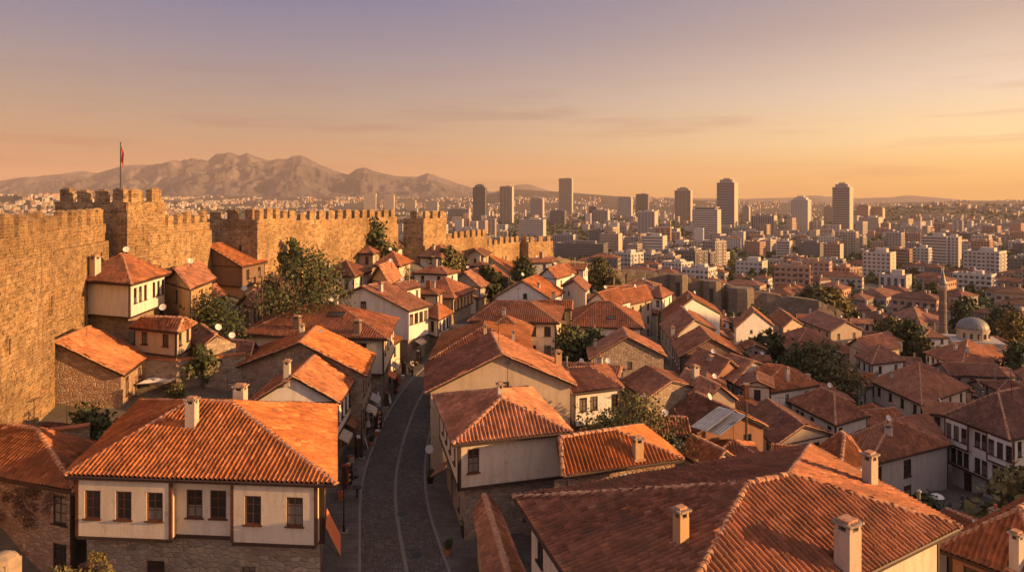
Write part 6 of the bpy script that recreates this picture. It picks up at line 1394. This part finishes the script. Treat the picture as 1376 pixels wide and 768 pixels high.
T = thing('street_sign', P(577, 640, .15), 'white oval signboard on a thin post, east kerb', 'sign'); mb = MB(); mb.tube((0, 0, 0), (0, 0, 2.2), .03, .03, 6, 'iron'); mb.build('post', T); mb = MB(); mb.lathe((0, 0, 0), [(0, -.02), (.35, -.02), (.35, .02), (0, .02)], 16, 'dish'); o = mb.build('board', T); o.rotation_euler = (R(80), 0, R(10)); o.location = (0, 0, 2.3)
for (u, v), lb in zip(((545, 600), (540, 690), (560, 745)), ('dark manhole cover in the cobbles at the street bend', 'dark manhole cover level with the cream hipped house', 'dark manhole cover at the lower end of the street')):
    T = thing('manhole_cover', P(u, v, .03), lb, 'manhole cover', 'manhole covers in the street'); mb = MB(); mb.lathe((0, 0, 0), [(.36, 0), (.36, .012), (.3, .012), (.29, .006), (0, .006)], 20, 'iron'); mb.build('lid', T)
# goods outside the shops
GD = []
for i in range(26):
    y = 52 + i * 1.75 + rng.uniform(-.4, .4)
    if i in (3, 11, 19): continue
    x = np.interp(y, [50, 56, 60, 63, 70, 75, 88, 96], [-13.2, -14.0, -14.3, -13.6, -13.9, -14.3, -14.4, -13.6]) + rng.uniform(0, .5); k = i % 4
    T = thing(('wooden_crate', 'display_rack', 'shop_board', 'stool')[k], (x, y, .15), 'x', ('crate', 'rack', 'board', 'stool')[k], 'goods set out before the shops', R(90 + rng.uniform(-25, 25))); mb = MB()
    if k == 0:
        c_ = rng.choice(('wood', 'terracotta', 'beige'))
        for q in range(4): mb.box((-.35, -.25, q * .13), (.7, 0, 0), (0, .04, 0), (0, 0, .1), c_); mb.box((-.35, .21, q * .13), (.7, 0, 0), (0, .04, 0), (0, 0, .1), c_); mb.box((-.35, -.21, q * .13), (.04, 0, 0), (0, .42, 0), (0, 0, .1), c_); mb.box((.31, -.21, q * .13), (.04, 0, 0), (0, .42, 0), (0, 0, .1), c_)
        mb.build('slats', T); mb = MB(); mb.lathe((0, 0, .3), [(.3, 0), (.22, .2), (0, .28)], 9, rng.choice(('leaf_yellow', 'red_cloth', 'dish'))); mb.build('goods', T)
    elif k == 1:
        for sx in (-.5, .46): mb.box((sx, -.2, 0), (.04, 0, 0), (0, .4, 0), (0, 0, 1.7), 'wood')
        mb.build('side_panel', T)
        for q in range(4): mb = MB(); mb.box((-.46, -.2, .3 + q * .42), (.92, 0, 0), (0, .4, 0), (0, 0, .03), 'wood'); mb.build('shelf', T); mb = MB(); mb.box((-.4, -.15, .33 + q * .42), (.35, 0, 0), (0, .3, 0), (0, 0, .25), rng.choice(('red_cloth', 'white_paint', 'terracotta'))); mb.box((.02, -.13, .33 + q * .42), (.33, 0, 0), (0, .26, 0), (0, 0, .18), rng.choice(('dish', 'iron', 'ochre'))); mb.build('goods', T)
    elif k == 2:
        for s_ in (-1, 1): mb.face([(-.3, s_ * .28, 0), (.3, s_ * .28, 0), (.3, 0, 1.05), (-.3, 0, 1.05)], rng.choice(('white_paint', 'wood', 'red_cloth')))
        mb.build('panel', T)
    else:
        mb.lathe((0, 0, .42), [(0, 0), (.2, 0), (.2, .05), (0, .05)], 10, 'wood'); mb.build('seat', T)
        for a in range(3): mb = MB(); mb.tube((.15 * math.cos(a * 2.1), .15 * math.sin(a * 2.1), .42), (.2 * math.cos(a * 2.1), .2 * math.sin(a * 2.1), 0), .02, .02, 5, 'wood'); mb.build('leg', T)
    GD.append((T, ('slatted crate of goods', 'tall dark display rack', 'folding shop board', 'round wooden stool')[k] + ' on the western pavement', x, y))
name_all(GD, {'the orange-roofed shop house': (-15, 58), 'the stone gable house': (-15, 67), 'the wide hipped house': (-15, 82)})
# benches and stools outside the shops
def table(p, label, rz):
    T = thing('cafe_table', p, label, 'table', 'small tables outside the shops', rz); mb = MB(); mb.tube((0, 0, .0), (0, 0, .7), .03, .03, 6, 'iron'); mb.lathe((0, 0, 0), [(.25, 0), (.22, .04), (0, .05)], 10, 'iron'); mb.build('leg', T); mb = MB(); mb.cbox((0, 0, .7), .65, .65, .04, 'wood'); mb.build('top', T)
for x, y, lb in ((-14.2, 65.5, 'square wooden table outside the stone gable house'), (-14.4, 68.2, 'square wooden table beyond the stone gable house'), (-13.2, 55.5, 'square wooden table outside the orange-roofed shop house')): table((x, y, .15), lb, R(rng.uniform(0, 40)))
# parapet knob and road corner close to the camera, lower corner
k0 = Vector((*qx(4, 24.5), 0)); zk = CZ - (742 - VH) / F * 24.5; k0.z = 0; T = thing('stone_pillar', (k0.x, k0.y, TZ(k0.x, k0.y)), 'rounded lit stone pillar top at the lower picture corner', 'pillar'); b0 = TZ(k0.x, k0.y)
mb = MB(); mb.cbox((0, 0, -1), .8, .8, zk - b0 + .7, 'rock'); mb.build('shaft', T); mb = MB(); mb.lathe((0, 0, zk - b0 - .3), [(.55, -.35), (.56, -.1), (.45, .15), (.2, .3), (0, .33)], 10, 'rock'); mb.build('cap', T)
for i, (u, v, D, hh, wd, mt, lb) in enumerate([(133, 770, 33, 5.6, 1.5, 'leaf_yellow', 'tall pale flowering shrub in front of the corner house stone base'), (118, 775, 33.5, 4.9, 1.2, 'leaf_pink', 'slimmer reddish shrub beside the pale flowering one'), (80, 772, 33, 4.2, 3, 'leaf_olive', 'rounded green shrub at the foot of the creeper wall'), (98, 775, 32, 4.4, 2.2, 'leaf_yellow', 'bushy yellow-green shrub below the corner house')]):
    x = (u - U0) / F * D; z = TZ(x, D); want = CZ - ({0: 726, 1: 742, 2: 748, 3: 755}[i] - VH) / F * D - z; ms = tree_meshes(want, wd, mt, 1600, .13, 500 + i, i < 2); plant_tree(x, D, z, ms, lb, 1, 0, 'shrubs at the corner house', 'shrub', 'shrub')
# creeper on the low stone house wall
hb = HOUSES['low rubble house with pinkish creeper on its wall, next to the large cream corner house'][0]; pA, pB = P(-20, 636, 6.4), P(62, 652, 6.4); bl = []
for i in range(26):
    q = pA.lerp(pB, rng.random()); zz = 5.9 - 3.4 * abs(rng.gauss(0, .45)); bl.append((q.x - hb.location.x, q.y - hb.location.y + .42, zz - hb.location.z, rng.uniform(.3, .62)))
link('creeper', leaf_cloud('creeper', bl, 4200, .12, 'leaf_pink', 77), hb)
# lean-to roofs and canopy by the big wall
p = P(96, 505, 7.2); T = thing('lean_to_roof', p, 'weathered lean-to roof against the tall castle wall', 'lean-to'); mb = MB(); mb.box((-2.6, -.2, .9), (4.0, 0, -1.5), (0, 2.4, 0), (0, 0, .08), 'rusty_sheet'); mb.build('roof', T)
mb = MB()
for q in ((1.1, 0), (1.1, 2.0), (-1.9, 0)): mb.tube((q[0], q[1], -3.4), (q[0], q[1], .55 - q[0] * .375), .06, .06, 6, 'wood')
mb.build('posts', T)
p = P(214, 525, 5.4); T = thing('canvas_canopy', p, 'sagging white canvas canopy in the yard beside the orange-roofed stone house', 'canopy'); mb = MB()
for i in range(6):
    for j in range(5):
        f = lambda i, j: Vector((-1.6 + i * .55, -1 + j * .5, .9 - .5 * math.sin(math.pi * i / 6) * math.sin(math.pi * j / 5) + .05 * i)); mb.face([f(i, j), f(i + 1, j), f(i + 1, j + 1), f(i, j + 1)], 'white_paint')
mb.build('cloth', T); mb = MB()
for q in ((-1.6, -1), (1.7, -1), (-1.6, 1.5), (1.7, 1.5)): mb.tube((q[0], q[1], -2.5), (q[0], q[1], 1.25), .05, .05, 6, 'wood')
mb.build('frame', T)
# yard and terrace walls of stone
def yard_wall(pts, ht, label, mat='rubble', th=.6):
    base = Vector((*pts[0], TZ(*pts[0]))); T = thing('stone_terrace_wall', base, label, 'wall', 'yard walls between the old houses'); mb = MB(); cb = MB()
    for a, b in zip(pts, pts[1:]):
        L = math.dist(a, b); n = max(1, round(L / 4)); d = Vector((b[0] - a[0], b[1] - a[1], 0)) / L; ni = Vector((-d.y, d.x, 0)) * th
        for i in range(n):
            p = Vector((*a, 0)) + d * (L * i / n); zt = (ht if ht > 4 else TZ(p.x, p.y) + ht); mb.box(Vector((p.x, p.y, TZ(p.x, p.y) - 3)) - base, d * (L / n - .002), ni, (0, 0, zt - TZ(p.x, p.y) + 3), mat); cb.box(Vector((p.x, p.y, zt)) - base - ni * .15, d * (L / n - .002), ni * 1.3, (0, 0, .14), 'roof_tiles_0_3')
    mb.build('masonry', T); cb.build('coping', T)
yard_wall([qx(172, 64.5), qx(236, 63.5), qx(330, 66)], 8.0, 'long stone terrace wall under the walled yard')
yard_wall([qx(20, 47), qx(120, 49)], 6.6, 'low yard wall at the foot of the tall castle wall')
yard_wall([qx(1180, 66), qx(1235, 60)], 1.6, 'low dark wall edging the paved court', 'grey', .4)
yard_wall([qx(640, 46.5), qx(745, 47.5)], 3.2, 'pale rubble wall beneath the cream hipped house', 'rubble', .5)
# sheets lying on roofs
for (u, v, z, w_, d_, rz, tilt, lb) in [(418, 452, 9.3, 1.0, 4.2, -8, 0, 'long pale metal sheet lying on the stone gable house roof'), (958, 566, 3.0, 1.7, 4.6, -50, 0, 'light corrugated sheet on the metal-sheeted house, upper one'), (975, 572, 2.7, 1.7, 4.4, -50, 0, 'light corrugated sheet on the metal-sheeted house, lower one')]:
    q = P(u, v, z); T = thing('metal_sheet', q, lb, 'metal sheet', 'metal sheets lying on roofs', R(rz)); mb = MB(); n = 12
    tl = Matrix.Rotation(R(14 if u < 500 else 12), 4, 'Y' if u < 500 else 'X')
    for i in range(n):
        x0, x1 = -w_ / 2 + w_ * i / n, -w_ / 2 + w_ * (i + 1) / n; z0, z1 = .04 * (i % 2) + .3, .04 * ((i + 1) % 2) + .3; mb.face([tl @ Vector(c) for c in ((x0, -d_ / 2, z0), (x1, -d_ / 2, z1), (x1, d_ / 2, z1), (x0, d_ / 2, z0))], 'sheet_metal')
    mb.build('corrugated_sheet', T)
# tall wooden pole and lamp poles on the slope
for (u, v, D, hh, lb) in [(1003, 620, 62, 8.5, 'dark wooden utility pole beside the metal-sheeted house'), (853, 432, 172, 9, 'grey utility pole by the red gable house'), (352, 446, 80, 8, 'pale utility pole in front of the massive dark tree'), (838, 540, 61, 6, 'thin metal pole rising from the leafy courtyard tree')]:
    x = (u - U0) / F * D; z = TZ(x, D); T = thing('utility_pole', (x, D, z), lb, 'pole', 'poles among the roofs'); mb = MB(); mb.tube((0, 0, -.5), (0, 0, hh), .14, .09, 7, 'bark'); mb.build('pole', T); mb = MB(); mb.box((-.7, -.06, hh - .8), (1.4, 0, 0), (0, .12, 0), (0, 0, .12), 'wood'); mb.build('crossarm', T)
# person and umbrella in the court
def person(p, rz, label):
    V = {'pel': (0, 0, .95), 'ab': (0, .0, 1.12), 'ch': (0, 0, 1.34), 'nk': (0, 0, 1.50), 'hd': (0, -.02, 1.60), 'hd2': (0, -.02, 1.70), 'hl': (.1, 0, .9), 'kl': (.11, -.06, .5), 'fl': (.12, .04, .09), 'tl': (.12, -.14, .04), 'hr': (-.1, 0, .9), 'kr': (-.11, .0, .5), 'fr': (-.12, .1, .09), 'tr': (-.12, -.08, .04), 'sl': (.18, 0, 1.42), 'el': (.25, .03, 1.15), 'wl': (.24, -.1, .92), 'sr': (-.18, 0, 1.42), 'er': (-.25, .03, 1.15), 'wr': (-.2, -.16, .98), 'gl': (.235, -.13, .84), 'gr': (-.17, -.22, .94)}
    Rr = {'pel': .15, 'ab': .135, 'ch': .16, 'nk': .055, 'hd': .085, 'hd2': .09, 'hl': .1, 'kl': .065, 'fl': .045, 'tl': .04, 'hr': .1, 'kr': .065, 'fr': .045, 'tr': .04, 'sl': .07, 'el': .048, 'wl': .034, 'sr': .07, 'er': .048, 'wr': .034, 'gl': .038, 'gr': .038}
    E = 'pel ab,ab ch,ch nk,nk hd,hd hd2,pel hl,hl kl,kl fl,fl tl,pel hr,hr kr,kr fr,fr tr,ch sl,sl el,el wl,wl gl,ch sr,sr er,er wr,wr gr'.split(','); K = list(V)
    me = bpy.data.meshes.new('person'); me.from_pydata([V[k] for k in K], [tuple(K.index(a) for a in e.split()) for e in E], []); T = thing('person', p, label, 'person', None, rz)
    o = link('body', me, T); o.modifiers.new('s', 'SKIN')
    for i, k in enumerate(K): me.skin_vertices[0].data[i].radius = (Rr[k], Rr[k] * (.72 if k in ('pel', 'ab', 'ch') else 1))
    me.skin_vertices[0].data[0].use_root = True; o.modifiers.new('b', 'SUBSURF').levels = 1
    dg = bpy.context.evaluated_depsgraph_get(); m2 = bpy.data.meshes.new_from_object(o.evaluated_get(dg)); o.modifiers.clear(); o.data = m2
    for k in ('skin', 'jacket', 'trousers'): m2.materials.append(MATS[k])
    for f in m2.polygons:
        z = f.center.z; f.material_index = 0 if z > 1.5 or (abs(f.center.x) > .15 and z < .95 and z > .78) else (1 if z > .93 else 2)
    mb = MB(); mb.lathe((0, 0, 1.67), [(.1, -.03), (.108, .03), (.09, .09), (0, .125)], 12, 'hair'); mb.build('hair', T)
pp = P(1293, 683, -9.45); person(Vector((pp.x, pp.y, TZ(pp.x, pp.y) + .1 if TZ(pp.x, pp.y) > -9.5 else -9.5)), R(30), 'standing person in dark clothes in the paved court')
pp = P(1259, 690, -9.5); T = thing('garden_parasol', pp, 'small pale open parasol in the paved court', 'parasol'); mb = MB(); mb.tube((0, 0, 0), (0, 0, 2.1), .03, .03, 6, 'iron'); mb.build('pole', T); mb = MB(); mb.lathe((0, 0, 0), [(.7, 1.8), (.5, 1.98), (.25, 2.1), (0, 2.15)], 10, 'white_paint'); mb.build('canopy', T)
# ------------------------------------------------------------------ air
mh = bpy.data.materials.new('haze'); mh.use_nodes = True; t = mh.node_tree; t.nodes.clear(); pv = N(t, 'ShaderNodeVolumePrincipled'); pv.inputs['Color'].default_value = (.82, .68, .60, 1); pv.inputs['Density'].default_value = HAZE; pv.inputs['Anisotropy'].default_value = 0.0
oo = N(t, 'ShaderNodeOutputMaterial'); t.links.new(pv.outputs[0], oo.inputs['Volume']); MATS['haze'] = mh
mb = MB(); mb.box((-16500, -900, -75), (33000, 0, 0), (0, 17500, 0), (0, 0, 815), 'haze'); o = mb.build('haze'); o['kind'] = 'stuff'
